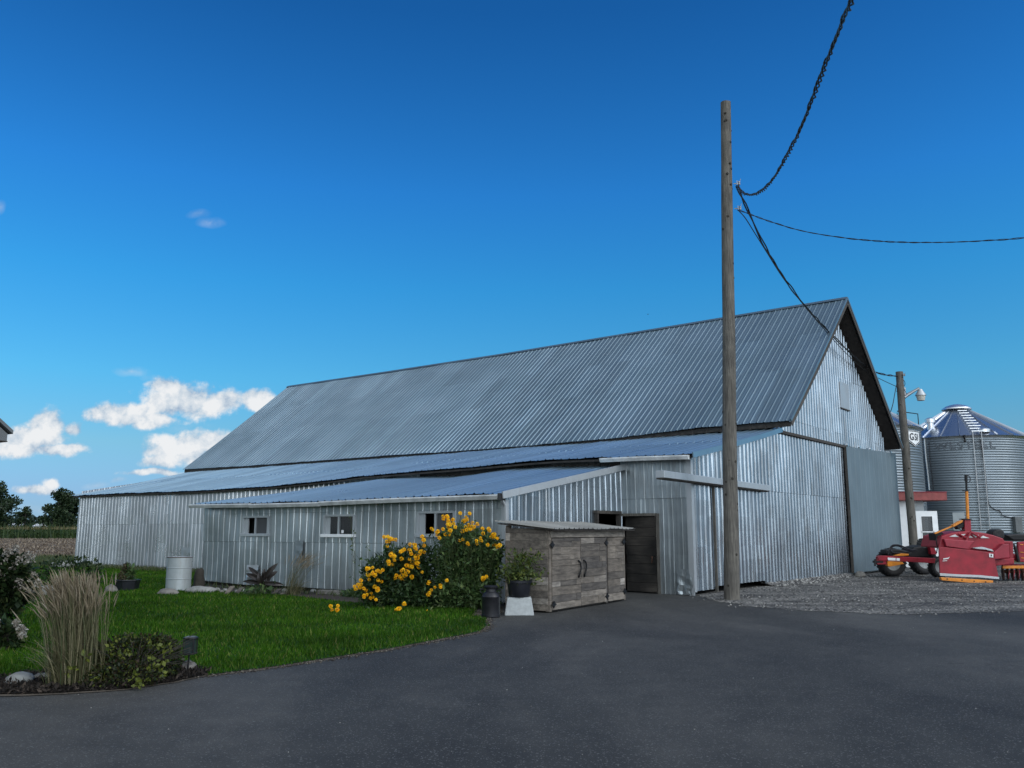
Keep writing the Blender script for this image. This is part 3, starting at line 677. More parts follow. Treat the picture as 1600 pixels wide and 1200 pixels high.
for i in range(66):
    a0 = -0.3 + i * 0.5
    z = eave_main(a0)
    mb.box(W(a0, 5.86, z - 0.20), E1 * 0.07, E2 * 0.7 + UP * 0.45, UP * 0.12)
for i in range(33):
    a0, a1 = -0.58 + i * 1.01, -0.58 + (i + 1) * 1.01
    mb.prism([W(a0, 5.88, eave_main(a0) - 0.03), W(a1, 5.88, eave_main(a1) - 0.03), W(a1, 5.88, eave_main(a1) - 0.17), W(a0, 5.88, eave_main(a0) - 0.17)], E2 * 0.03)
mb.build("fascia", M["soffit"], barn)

# lean-to roof along the near side
def topA(a): return 4.70 + 0.0 * a
def slopeA(a, t):
    z0 = eave_A(a); c = -0.35 + (6.45 + 0.35) * t
    return W(a, c, z0 + (4.86 - z0) * t - 0.03 * math.sin(PI * t))
nA = np.cross(E1, W(0, 6.3, 4.80) - W(0, -.35, 3.5)); nA /= np.linalg.norm(nA); nA = nA if nA[2] > 0 else -nA
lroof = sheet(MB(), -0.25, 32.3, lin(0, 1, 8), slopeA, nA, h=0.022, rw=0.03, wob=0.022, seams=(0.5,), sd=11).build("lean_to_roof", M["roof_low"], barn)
mb = MB()
for i in range(32):
    a0, a1 = -0.2 + i * 1.01, -0.2 + (i + 1) * 1.01
    p = [slopeA(a0, 0.004), slopeA(a1, 0.004), slopeA(a1, 0.97), slopeA(a0, 0.97)]
    mb.prism([q - nA * 0.055 for q in p], -nA * 0.05)
mb.build("lean_to_sheathing", M["soffit"], barn)
mb = MB()
for t0, t1 in zip(lin(0, .93, 6)[:-1], lin(0, .93, 6)[1:]):
    p0, p1 = slopeA(-0.25, t0), slopeA(-0.25, t1)
    mb.prism([p0 + nA * 0.045, p1 + nA * 0.045, p1 - nA * 0.10, p0 - nA * 0.10], -E1 * 0.03)
mb.build("rake_flashing", M["roof_low"], lroof)
def rakeA(c): t = (c + 0.35) / 6.8; return 3.54 + (4.86 - 3.54) * t - 0.03 * math.sin(PI * min(1, max(0, t))) - 0.11

# walls
def gtop(c):
    if c < 6.0: return rakeA(c)
    if c <= RC: return max(rakeA(6.0), 4.98 + (RZ - 4.98) * (c - 5.78) / (RC - 5.78) - 0.17)
    return 5.12 + (RZ - 5.12) * (19.1 - c) / (19.1 - RC) - 0.17
def gbot(c): return 0.10 if c < 1.25 else (0.17 if c < 4.6 else 0.07)
rows = [0.05, 0.07, 0.10, 0.17, 0.4, 0.8, 1.2, 1.6, 2.0, 2.4, 2.8, 3.2, 3.6, 4.0, 4.4, 4.8, 5.2, 5.6, 6.0, 6.4, 6.8, 7.4, 8, 8.6, 9.2, 9.8, 10.3]
def fG(c, t): return W(0, c, min(max(t, gbot(c)), gtop(c)))
sheet(MB(), 0.0, 18.45, rows, fG, -E1, h=0.032, rw=0.048, wob=0.014, seams=(2.8, 5.2, 7.4), sd=21, tilt=0.016).build("gable_wall", M["wall_gable"], barn)
sheet(MB(), 0.0, 18.45, [0, 3, 6, 10.3], lambda c, t: W(31.9, c, min(t, gtop(c))), E1, sd=23).build("gable_wall", M["wall_far"], barn)
mb = MB(); mb.add([W(0, 18.45, 0), W(31.9, 18.45, 0), W(31.9, 18.45, 5.5), W(0, 18.45, 5.5)], [(0, 1, 2, 3)]); mb.build("rear_wall", M["wall_far"], barn)
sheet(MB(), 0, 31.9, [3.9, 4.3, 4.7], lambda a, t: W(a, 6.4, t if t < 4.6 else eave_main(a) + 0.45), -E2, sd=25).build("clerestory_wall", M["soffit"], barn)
def topAw(a): return eave_A(a) - 0.03
def fA(a, t): return W(a, 0, min(t, topAw(a)))
sheet(MB(), 13.0, 31.9, [0.06, 0.3, 0.7, 1.1, 1.5, 1.9, 2.3, 2.7, 3.1, 3.6], fA, -E2, h=0.030, rw=0.036, wob=0.014, seams=(1.9,), sd=31, tilt=0.014).build("lean_to_wall", M["wall_far"], barn)
sheet(MB(), 9.6, 13.0, [2.6, 3.0, 3.65], fA, -E2, h=0.012, rw=0.02, wob=0.02, sd=35).build("lean_to_wall", M["wall_shed"], barn)
mb = MB(); a = 2.07
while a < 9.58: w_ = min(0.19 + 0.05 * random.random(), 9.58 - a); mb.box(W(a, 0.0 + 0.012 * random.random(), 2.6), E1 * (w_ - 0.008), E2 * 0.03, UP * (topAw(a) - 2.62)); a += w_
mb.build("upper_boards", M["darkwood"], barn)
# short front wall beside the plank door
DH = (0.98, 2.06, -0.05, 2.03)
sheet(MB(), 0.0, 2.06, [0.02, 0.3, 0.6, 1.0, 1.4, 1.8, 2.35, 2.45, 2.8, 3.2, 3.65], fA, -E2, h=0.014, rw=0.02, wob=0.03, seams=(2.45,), sd=37, holes=[DH], tilt=0.012).build("lean_to_wall", M["wall_shed"], barn)
# side shed
def topBw(a): return eave_B(a) - 0.04
wins = [(10.53, 11.74, 1.50, 2.02), (6.97, 8.18, 1.49, 2.02), (3.53, 4.74, 1.50, 2.06)]
botB = interp([(2.06, 0.08), (6, 0.10), (10.6, 0.12), (11.2, 0.08), (13.8, 0.14)])
def fB(a, t): return W(a, -5.1, min(max(t, botB(a)), topBw(a)))
sheet(MB(), 2.06, 13.75, [0.05, 0.3, 0.7, 1.1, 1.3, 1.7, 2.1, 2.2, 2.5], fB, -E2, h=0.016, rw=0.02, wob=0.022, holes=wins, seams=(1.3, 2.1), sd=41, tilt=0.012).build("shed_wall", M["wall_shed"], barn)
def topEnd(c): return 2.40 + (3.33 - 2.40) * (c + 5.35) / 5.35
sheet(MB(), -5.1, 0.0, [0.08, 0.5, 1.0, 1.5, 1.8, 2.1, 2.4, 2.7, 3.0, 3.3], lambda c, t: W(2.06, c, min(t, topEnd(c) - 0.05)), -E1, h=0.022, rw=0.03, wob=0.02, holes=[(-1.33, -0.26, 1.55, 2.07)], sd=43, tilt=0.02).build("shed_end_wall", M["wall_gable"], barn)
sheet(MB(), -5.1, 0.0, [0.0, 1, 2, 3.3], lambda c, t: W(13.75, c, min(t, topEnd(c) - 0.1)), E1, sd=44).build("shed_end_wall", M["wall_shed"], barn)
def slopeB(a, t):
    z0, z1 = eave_B(a), top_B(a)
    return W(a, -5.42 + 5.42 * t, z0 + (z1 - z0) * t)
nB = np.cross(E1, W(0, 0, 3.35) - W(0, -5.4, 2.4)); nB /= np.linalg.norm(nB); nB = nB if nB[2] > 0 else -nB
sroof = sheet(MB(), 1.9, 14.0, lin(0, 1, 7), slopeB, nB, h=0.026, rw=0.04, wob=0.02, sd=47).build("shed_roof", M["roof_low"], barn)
mb = MB()
for i in range(12):
    a0, a1 = 1.95 + i, 1.95 + (i + 1) * 0.999
    p = [slopeB(a0, 0.01), slopeB(a1, 0.01), slopeB(a1, 0.99), slopeB(a0, 0.99)]
    mb.prism([q - nB * 0.04 for q in p], -nB * 0.05)
mb.build("shed_sheathing", M["soffit"], barn)
mb = MB()
p0, p1 = slopeB(1.9, 0), slopeB(1.9, 1)
mb.prism([p0 + nB * 0.05, p1 + nB * 0.05, p1 - nB * 0.11, p0 - nB * 0.11], -E1 * 0.03)
mb.build("rake_flashing", M["trim"], sroof)
# gutters
def gutter(a0, a1, c, zf, n):
    mb = MB()
    for i in range(n):
        b0 = a0 + (a1 - a0) * i / n; b1 = a0 + (a1 - a0) * (i + 1) / n - 0.004
        z0, z1 = zf(b0) + 0.0 + 0.012 * math.sin(i * 2.1), zf(b1) + 0.012 * math.sin(i * 2.1 + 0.7)
        pr = lambda a, z: [W(a, c, z), W(a, c - 0.11, z), W(a, c - 0.12, z - 0.03), W(a, c - 0.08, z - 0.11), W(a, c, z - 0.11)]
        A, B = pr(b0, z0), pr(b1, z1); v = A + B
        mb.add(v, [(0, 1, 2, 3, 4), (9, 8, 7, 6, 5)] + [(j, j + 5, (j + 1) % 5 + 5, (j + 1) % 5) for j in range(5)])
    return mb
g1 = gutter(1.95, 14.0, -5.40, lambda a: eave_B(a) - 0.015, 4).build("gutter", M["gutter"], barn)
mb = MB(); mb.box(W(1.93, -5.38, eave_B(2) - 0.14), -E1 * 0.02, -E2 * 0.16, UP * 0.15); mb.build("end_cap", M["black"], g1)
g2 = gutter(-0.18, 2.45, -0.36, lambda a: eave_A(a) - 0.03, 2).build("gutter", M["gutter"], barn)
mb = MB(); mb.tube([W(1.98, -5.30, 2.28), W(1.98, -5.20, 2.16), W(1.98, -5.19, 0.12), W(1.98, -5.3, 0.05)], 0.035, 8); mb.build("downspout", M["trim"], barn, smooth=True)
mb = MB(); mb.abox(2.035, 2.13, -5.14, -5.10, 0.05, 2.3); mb.abox(2.02, 2.035, -5.14, -5.02, 0.05, 2.3); mb.build("corner_trim", M["trim"], barn)
mb = MB(); mb.abox(-0.03, 0.10, -0.045, 0.0, 0.0, 3.45); mb.abox(-0.045, -0.03, -0.045, 0.10, 0.08, 3.42); mb.build("corner_trim", M["trim"], barn)
mb = MB(); mb.abox(31.85, 31.97, -0.05, 0.0, 0.0, 3.2); mb.build("corner_trim", M["trim"], barn)
# windows of the side shed
def slider(a0, a1, z0, z1, open_left, wide_sill):
    c = -5.1; mb = MB(); w = 0.055
    mb.abox(a0 - 0.02, a0 + w, c - 0.055, c + 0.09, z0, z1); mb.abox(a1 - w, a1 + 0.02, c - 0.055, c + 0.09, z0, z1)
    mb.abox(a0 + w, a1 - w, c - 0.05, c + 0.09, z1 - w * 0.7, z1 + 0.015)
    f = mb.build("window", M["trim"], barn)
    mb = MB(); mb.abox(a0 - 0.03, a1 + 0.03, c - 0.10 - (0.02 if wide_sill else 0), c + 0.06, z0 - 0.045, z0 + 0.035); mb.build("sill", M["white" if wide_sill else "trim"], f, bevel=0.006)
    am = (a0 + a1) / 2 + 0.02
    mb = MB(); mb.abox(am - 0.03, am + 0.03, c - 0.035, c + 0.03, z0 + 0.036, z1 - 0.04); mb.build("sash", M["trim"], f)
    mb = MB(); mb.abox(a1 - w - 0.16, a1 - w - 0.11, c + 0.01, c + 0.04, z0 + 0.036, z1 - 0.04); mb.abox(a1 - w - 0.11, a1 - w - 0.001, c + 0.012, c + 0.035, z0 + 0.036, z1 - 0.04)
    mb.build("sash", M["trim"], f)
    mb = MB(); mb.abox(a0 + w + 0.002, am - 0.031, c + 0.005, c + 0.012, z0 + 0.036, z1 - 0.04); mb.build("pane", M["screen" if open_left else "glass"], f)
    if not open_left:
        mb = MB(); mb.abox(am + 0.031, a1 - w - 0.161, c + 0.02, c + 0.027, z0 + 0.036, z1 - 0.04); mb.build("pane", M["glass"], f)
    return f
slider(*wins[0], True, False); wf = slider(*wins[1], False, True); slider(*wins[2], True, False)
mb = MB(); mb.abox(7.42, 7.49, -5.115, -5.095, 1.55, 1.63); mb.build("latch_tag", M["white"], wf)
# opening in the shed end wall, above the wooden cabinet
mb = MB()
mb.abox(1.96, 2.08, -1.38, -1.32, 1.5, 2.1); mb.abox(1.96, 2.08, -0.27, -0.21, 1.5, 2.1); mb.abox(1.95, 2.08, -1.42, -0.17, 2.05, 2.13)
mb.build("window", M["darkwood"], barn)
# plank door, ajar
pd_ = MB()
hp = W(1.02, -0.03, 0)
ang = math.radians(9); dv = math.cos(ang) * E1 + math.sin(ang) * E2; dn = -math.sin(ang) * E1 + math.cos(ang) * E2
zz = 0.03
for i, hh in enumerate([0.24, 0.22, 0.27, 0.2, 0.26, 0.25, 0.22, 0.3]):
    pd_.box(hp + dv * 0.005 + UP * zz, dv * (1.0 + 0.012 * ((i * 7) % 3)), dn * 0.035, UP * (hh - 0.006)); zz += hh
door = pd_.build("plank_door", M["darkdoor"], barn, bevel=0.004)
mb = MB(); mb.tube([hp + dv * 0.14 - dn * 0.03 + UP * 0.78, hp + dv * 0.10 - dn * 0.06 + UP * 0.86, hp + dv * 0.12 - dn * 0.03 + UP * 0.95], 0.012, 6); mb.build("handle", M["rusty"], door)
mb = MB(); mb.abox(0.93, 1.0, -0.05, 0.03, 0.0, 2.06); mb.abox(1.0, 2.06, -0.04, 0.03, 2.0, 2.07); mb.build("door_frame", M["pole"], barn)
# sliding doors and their rails on the gable
mb = MB()
mb.box(W(-0.05, -1.95, 2.86), E2 * 6.65 - UP * 0.08, -E1 * 0.24, UP * 0.17)
mb.build("door_track", M["trim"], barn, bevel=0.01)
mb = MB(); mb.box(W(-0.06, -1.92, 2.83), E2 * 6.6 - UP * 0.08, -E1 * 0.18, UP * 0.028); mb.build("track_board", M["darkwood"], barn)
mb = MB(); mb.abox(-0.10, -0.03, 1.19, 1.24, 0.03, 2.84); mb.build("rub_rail", M["pole"], barn)
mb = MB(); mb.box(W(-0.04, 5.95, 4.66), E2 * 13.6 + UP * 0.04, -E1 * 0.10, UP * 0.09); mb.build("door_rail", M["darkwood"], barn)
for i in range(5):
    c = 12.9 + i * 1.5; mb = MB(); mb.lathe([(0.0, -0.03), (0.07, -0.03), (0.07, 0.03), (0.0, 0.03)], W(-0.16, c, 4.80 + 0.03 * i), 12, -E1, cap=False)
    mb.build("door_roller", M["bright_steel"], barn)
sdoor = sheet(MB(), 12.62, 19.55, [0.10, 1.2, 2.4, 3.6, 4.72], lambda c, t: W(-0.20, c, t + (0.22 * (c - 12.6) / 7 if t > 4 else 0)), -E1, period=0.62, h=0.014, rw=0.10, wob=0.006, dish=0.0, sd=51, tilt=0.0)
sdoor = sdoor.build("sliding_door", M["door_grey"], barn)
for c0, z1 in ((12.62, 4.7), (19.45, 4.9)):
    mb = MB(); mb.abox(-0.19, -0.10, c0, c0 + 0.1, 0.1, z1); mb.build("door_edge", M["darkwood"], sdoor)
mb = MB(); mb.box(W(-0.05, 12.70, 6.21), E2 * 1.06 + UP * 0.01, -E1 * 0.03, UP * 1.0 + E2 * 0.05); mb.build("hatch", M["trim"], barn)
mb = MB(); mb.box(W(-0.06, 12.66, 6.17), E2 * 1.12, -E1 * 0.04, UP * 0.04); mb.build("hatch_ledge", M["darkwood"], barn)
# patches of newer sheet, bent metal at the foot of the walls
def bent(name, P0, ux, uz, w, h, nrm, m, seed, amp=0.05):
    mb = MB(); n = 8; v = []
    for j in range(n + 1):
        for i in range(n + 1):
            s, t = i / n, j / n
            o = amp * (0.6 + mnoise.noise(Vector((s * 3 + seed, t * 3, seed)))) * (1 - t) ** 0.7
            v.append(P0 + ux * (w * s + 0.04 * mnoise.noise(Vector((t * 4, seed, 1)))) + uz * h * t + nrm * (0.03 + o))
    mb.add(v, [(j * (n + 1) + i, j * (n + 1) + i + 1, (j + 1) * (n + 1) + i + 1, (j + 1) * (n + 1) + i) for j in range(n) for i in range(n)])
    return mb.build(name, m, barn)
bent("bent_sheet", W(10.9, -5.1, 0.10), E1, UP, 0.55, 0.55, -E2, M["wall_far"], 3.0, 0.06)
bent("bent_sheet", W(9.0, -5.1, 0.8), E1, UP, 0.35, 0.55, -E2, M["wall_shed"], 5.0, 0.03)
bent("bent_sheet", W(0.02, 0.0, 0.02), E1, UP, 0.42, 0.62, -E2, M["wall_shed"], 7.0, 0.06)
bent("bent_sheet", W(22.4, 0.0, 0.05), E1, UP, 0.6, 0.9, -E2, M["wall_far"], 9.0, 0.03)
# stone footing under the walls
mb = MB()
for i in range(44):
    a = 13.9 + i * 0.41; mb.box(W(a, -0.05 + 0.05 * random.random(), -0.05), E1 * 0.40, E2 * 0.3, UP * (0.08 + 0.05 * random.random()))
mb.build("footing", M["concrete"], barn, bevel=0.02)
mb = MB()
mb.abox(2.3, 6.9, -5.02, -4.8, -0.02, 0.10); mb.abox(7.0, 13.6, -4.98, -4.8, -0.02, 0.09)
mb.build("footing", M["soil"], barn)
mb = MB(); mb.abox(0.15, 0.5, 5.8, 18.3, -0.02, 0.07); mb.build("footing", M["concrete"], barn)
#__PART3__
# ------------------------------------------------------------------ poles and cables
def wood_pole(name, label, base, top, r0, r1, n=22):
    base, top = np.array(base, float), np.array(top, float)
    t = thing(name, label, "utility pole", base)
    mb = MB(); seg = 20; v = []
    for i in range(n + 1):
        k = i / n; p = base + (top - base) * k; p = p + np.array([mnoise.noise(Vector((k * 3, 1, base[0]))), mnoise.noise(Vector((k * 3, 5, base[0]))), 0]) * 0.03
        for j in range(seg):
            a = 2 * PI * j / seg; r = (r0 + (r1 - r0) * k) * (1 + 0.06 * mnoise.noise(Vector((math.cos(a) * 1.5, math.sin(a) * 1.5, k * 9))))
            if abs(a - 4.9) < 0.2: r *= 0.95
            v.append(p + r * np.array([math.cos(a), math.sin(a), 0]))
    mb.add(v, [(i * seg + j, i * seg + (j + 1) % seg, (i + 1) * seg + (j + 1) % seg, (i + 1) * seg + j) for i in range(n) for j in range(seg)] + [tuple(range(n * seg, n * seg + seg))])
    sh = mb.build("shaft", M["pole"], t, smooth=True)
    for i in range(int(n * 1.3)):              # knots
        k = random.random(); a = random.uniform(PI * 1.02, PI * 1.98); r = r0 + (r1 - r0) * k
        nn = np.array([math.cos(a), math.sin(a), 0]); p = base + (top - base) * k + nn * r * 0.93
        q = MB(); q.lathe([(0.03, -0.03), (0.034, 0.01), (0.026, 0.022), (0.0, 0.024)], p, 9, nn, cap=False); q.build("knot", M["bark"], sh)
    return t
pb = G(1143.5, 937); pY = pb[1]; pt = D(1133.5, 160, pY)
bigpole = wood_pole("utility_pole", "tall weathered wooden pole standing on the asphalt in front of the barn gable", pb - UP * 0.02, pt, 0.19, 0.128)
def bracket(parent, p, d):
    mb = MB(); d = np.array(d, float); d /= np.linalg.norm(d); s = np.cross(d, UP)
    mb.tube([p - d * 0.02, p + d * 0.10], 0.014, 6); mb.box(p + d * 0.06 - s * 0.03 - UP * 0.05, s * 0.06, d * 0.012, UP * 0.12)
    mb.lathe([(0.012, -0.05), (0.03, -0.035), (0.03, -0.01), (0.018, 0.0), (0.03, 0.012), (0.03, 0.035), (0.012, 0.05)], p + d * 0.12, 10)
    mb.tube([p + d * 0.06 + UP * 0.05, p + d * 0.14 + UP * 0.06, p + d * 0.16 + UP * 0.12], 0.008, 5)
    mb.build("bracket", M["lampmetal"], parent)
bA = D(1147.5, 287, pY); bB = D(1149, 326, pY)
bracket(bigpole, bA, (1, -0.2, 0)); bracket(bigpole, bB, (1, -0.2, 0))

def plan_depth(px, P0, P1):                 # distance at which a vertical plane P0-P1 crosses the viewing column px
    u = (px - 800) / F
    d = P1 - P0
    # x = u * (depth along axis): depth = Y cos + (Z) sin ~ use Y*c for small pitch with mean height
    k = _c + 0.30 * _s
    t = (u * k * P0[1] - P0[0]) / (d[0] - u * k * d[1])
    return P0[1] + t * d[1]
def spline(pts, n):
    pts = [np.array(p, float) for p in pts]; out = []
    for i in range(len(pts) - 1):
        a, b, c, d = pts[max(i - 1, 0)], pts[i], pts[i + 1], pts[min(i + 2, len(pts) - 1)]
        for k in range(n):
            t = k / n; out.append(0.5 * ((2 * b) + (c - a) * t + (2 * a - 5 * b + 4 * c - d) * t * t + (3 * b - a - 3 * c + d) * t ** 3))
    return out + [pts[-1]]
def cable(name, label, pts, strands, r, R, pitch, cat="cable"):
    P = spline(pts, 14); mb = MB(); dist = [0]
    for i in range(1, len(P)): dist.append(dist[-1] + np.linalg.norm(P[i] - P[i - 1]))
    # resample evenly
    m = int(dist[-1] / (pitch / 9)) if strands > 1 else len(P) * 2
    m = min(m, 700); S = np.linspace(0, dist[-1], m); A = np.array(P)
    Q = np.stack([np.interp(S, dist, A[:, j]) for j in range(3)], 1)
    for k in range(strands):
        pp = []
        for i in range(m):
            t = Q[min(i + 1, m - 1)] - Q[max(i - 1, 0)]; t /= np.linalg.norm(t) + 1e-9
            x = np.cross(t, UP); x /= np.linalg.norm(x) + 1e-9; y = np.cross(x, t)
            a = 2 * PI * S[i] / pitch + 2 * PI * k / strands + 0.9 * math.sin(S[i] * 1.3)
            rr = R * (1 + 0.5 * math.sin(S[i] * 2.1 + k)) if strands > 1 else 0
            pp.append(Q[i] + rr * (math.cos(a) * x + math.sin(a) * y))
        mb.tube(pp, r, 5)
    return tag(mb.build(name, M["cable"], None, base=Q[0]), label, cat)
pl = [(1152, 290), (1157, 298), (1165, 303.5), (1178, 304), (1192, 297), (1207, 281), (1225, 252), (1245, 214), (1262, 174), (1278, 133), (1293, 93), (1305, 63), (1317, 32), (1331, 2), (1352, -45), (1380, -110)]
ys = np.interp([p[0] for p in pl], [1152, 1165, 1192, 1245, 1293, 1331, 1380], [pY - 0.03, 20.2, 18.2, 14.4, 11.6, 9.7, 7.8])
cable("power_cable", "thick twisted black cable sagging from the tall pole up out of the picture", [D(x, y, Y) for (x, y), Y in zip(pl, ys)], 3, 0.0135, 0.023, 0.62)
pl = [(1152, 328), (1162, 331), (1200, 345), (1250, 360), (1300, 369), (1350, 375), (1410, 378.5), (1480, 378.5), (1540, 376), (1605, 371), (1720, 355)]
cable("service_cable", "thin black twisted wire running from the tall pole out to the right", [D(x, y, pY - 0.03 - (x - 1152) * 0.006) for x, y in pl], 2, 0.009, 0.009, 0.55)
p2b = np.array([0, 0, 0.0]); P2Y = 37.5
top2 = D(1405, 581, P2Y); bot2 = D(1430, 884, P2Y); bot2[2] = 0.0
pl = [(1152, 291), (1158, 305), (1170, 331), (1185, 365), (1205, 402), (1230, 441), (1258, 478), (1290, 513), (1322, 545), (1350, 570), (1372, 583), (1402, 588)]
ys = np.interp([p[0] for p in pl], [1152, 1402], [pY - 0.03, P2Y - 0.1])
cable("drop_cable", "paired black cable sagging from the tall pole past the gable to the lamp pole", [D(x, y, Y) for (x, y), Y in zip(pl, ys)], 2, 0.020, 0.022, 2.6)
pl = [(1153, 328), (1164, 340), (1178, 362), (1198, 394), (1222, 432), (1252, 472), (1290, 517), (1322, 552), (1350, 577), (1375, 592), (1403, 605)]
ys = np.interp([p[0] for p in pl], [1152, 1402], [pY - 0.03, P2Y - 0.1])
cable("telephone_wire", "single thin wire hanging beside the paired cable from the tall pole to the lamp pole", [D(x, y, Y) for (x, y), Y in zip(pl, ys)], 1, 0.014, 0, 1)

lamp_pole = wood_pole("lamp_pole", "leaning grey wooden pole with a yard lamp between the barn and the bins", bot2, top2, 0.185, 0.15, 16)
mb = MB()
q = lambda x, y, dy=0.0: D(x, y, P2Y - 0.05 + dy)
mb.tube([q(1413, 621), q(1418, 617), q(1428, 611), q(1436, 606.5)], [0.07, 0.075, 0.06, 0.05], 8); mb.box(q(1411, 612) - UP * 0.15, (0.12, 0, 0), (0, 0.05, 0), UP * 0.35)
mb.build("lamp_arm", M["lampmetal"], lamp_pole, smooth=True)
hc = q(1438.5, 618)
mb = MB(); mb.lathe([(0.19, 0.0), (0.23, 0.0), (0.20, 0.06), (0.12, 0.2), (0.08, 0.28), (0.0, 0.30)], hc, 20, cap=False); lh = mb.build("lamp_hood", M["trim"], lamp_pole, smooth=True)
mb = MB(); mb.lathe([(0.0, -0.22), (0.15, -0.22), (0.19, -0.02), (0.19, 0.0)], hc, 20, cap=False); mb.build("lamp_lens", M["frosted"], lh, smooth=True)
bracket(lamp_pole, q(1409, 586), (1, -0.1, 0))
mb = MB(); mb.tube(spline([q(1403, 590), q(1410, 592), q(1414, 598), q(1412, 604), q(1404, 606), q(1401, 612)], 5), 0.014, 5)
mb.tube(spline([q(1401, 600), q(1398, 616), q(1395, 632), q(1391, 645)], 5), 0.018, 5); mb.tube(spline([q(1404, 606), q(1412, 608), q(1416, 616), q(1412, 622)], 5), 0.012, 5)
mb.build("wire_loop", M["cable"], lamp_pole)
mb = MB(); mb.wbox(*(q(1418, 702)[:2]), q(1418, 712)[2], 0.16, 0.12, 0.5); mb.build("junction_box", M["darkwood"], lamp_pole)

# ------------------------------------------------------------------ grain bins
def bin_(name, label, X, Y, R, H, base_z=0.0, cap_h=2.05, seg=72, seed=0):
    t = thing(name, label, "grain bin", (X, Y, base_z)); C0 = np.array([X, Y, base_z])
    per = 0.145; prof = []
    n = int(H / per)
    for i in range(n):
        z = i * per
        for dz, r in ((0.0, 0.0), (0.036, 0.021), (0.072, 0.03), (0.109, 0.021)): prof.append((R + r, z + dz))
    prof.append((R, H))
    mb = MB(); mb.lathe(prof, C0, seg, cap=False); w = mb.build("wall", M["silo"], t)
    for p in w.data.polygons: p.use_smooth = True
    mb = MB()
    for i in range(4):
        z = H * (i + 1) / 5; mb.lathe([(R + 0.033, z - 0.014), (R + 0.04, z - 0.012), (R + 0.04, z + 0.012), (R + 0.033, z + 0.014)], C0, seg, cap=False)
    mb.build("sheet_seam", M["silo"], w)
    mb = MB(); sl_n = 24
    mb.lathe([(R + 0.16, H - 0.05), (R + 0.17, H - 0.02), (0.5, H + cap_h)], C0, sl_n * 3, cap=False)
    roof = mb.build("roof", M["silo_roof"], t)
    mb = MB()
    for i in range(sl_n):
        a = 2 * PI * i / sl_n + 0.06; u = np.array([math.cos(a), math.sin(a), 0]); s = np.array([-u[1], u[0], 0])
        p0 = C0 + u * (R + 0.18) + UP * (H - 0.02); p1 = C0 + u * 0.5 + UP * (H + cap_h)
        nn = np.cross(s, p1 - p0); nn /= np.linalg.norm(nn); nn = nn if nn[2] > 0 else -nn
        mb.prism([p0 - s * 0.028, p0 + s * 0.028, p0 + nn * 0.07], p1 - p0)
    mb.build("roof_rib", M["silo_roof"], roof)
    mb = MB(); mb.lathe([(R + 0.03, H - 0.16), (R + 0.06, H - 0.10), (R + 0.15, H - 0.04)], C0, seg, cap=False); mb.build("eave_ring", M["bright_steel"], t)
    mb = MB(); mb.lathe([(0.52, H + cap_h - 0.06), (0.86, H + cap_h - 0.03), (0.84, H + cap_h + 0.05), (0.6, H + cap_h + 0.2), (0.25, H + cap_h + 0.3), (0.0, H + cap_h + 0.32)], C0, 32, cap=False); mb.build("cap", M["bright_steel"], t, smooth=True)
    return t, C0
BX = D(1498, 680, 52)[0] * 1.0
RB = 3.74; BYc = 54.0
bin1, C1 = bin_("grain_bin", "round corrugated steel grain bin with faded lettering and a ladder, right of the lamp pole", (1508 - 800) / F * BYc * 0.99, BYc, RB, 7.12, 0.0, 2.0)
B2X, B2Y = D(1436, 760, 50.0)[0] - 3.75, 50.0
bin2, C2 = bin_("grain_bin", "round corrugated steel grain bin with a white badge, mostly hidden behind the barn gable", B2X, B2Y, 3.7, 7.25, 0.0, 2.0)
def on_bin(C0, R, px, py):                   # point of a cylinder seen at a pixel, with the outward normal
    d = ray(px, py); o = CAMP - C0; A = d[0] ** 2 + d[1] ** 2; Bq = o[0] * d[0] + o[1] * d[1]; Cq = o[0] ** 2 + o[1] ** 2 - R * R
    disc = max(Bq * Bq - A * Cq, 0); t = (-Bq - math.sqrt(disc)) / A; p = CAMP + t * d
    n = np.array([p[0] - C0[0], p[1] - C0[1], 0]); return p, n / np.linalg.norm(n)
def ladder(parent, C0, R, px, pytop, pybot, w=0.46, rungs=26, cage=False):
    p0, n = on_bin(C0, R, px, pytop); z0 = on_bin(C0, R, px + 8, pybot)[0][2]; s = np.array([-n[1], n[0], 0]); b = p0 + n * 0.16
    h = p0[2] - z0; mb = MB()
    for q_ in (-1, 1): mb.box(b + s * (q_ * w / 2 - 0.02) - UP * h, s * 0.04, n * 0.05, UP * (h + 0.25))
    for i in range(rungs): mb.tube([b - s * w / 2 - UP * (h - h * (i + 0.5) / rungs) + n * 0.025, b + s * w / 2 - UP * (h - h * (i + 0.5) / rungs) + n * 0.025], 0.016, 5)
    for i in range(6):
        for q_ in (-1, 1): mb.box(b + s * q_ * w / 2 - UP * (h * (i + 0.3) / 6) - n * 0.18, n * 0.18, s * 0.03, UP * 0.03)
    return mb.build("ladder", M["lampmetal"], parent)
ladder(bin1, C1, RB + 0.03, 1525.5, 681, 828)
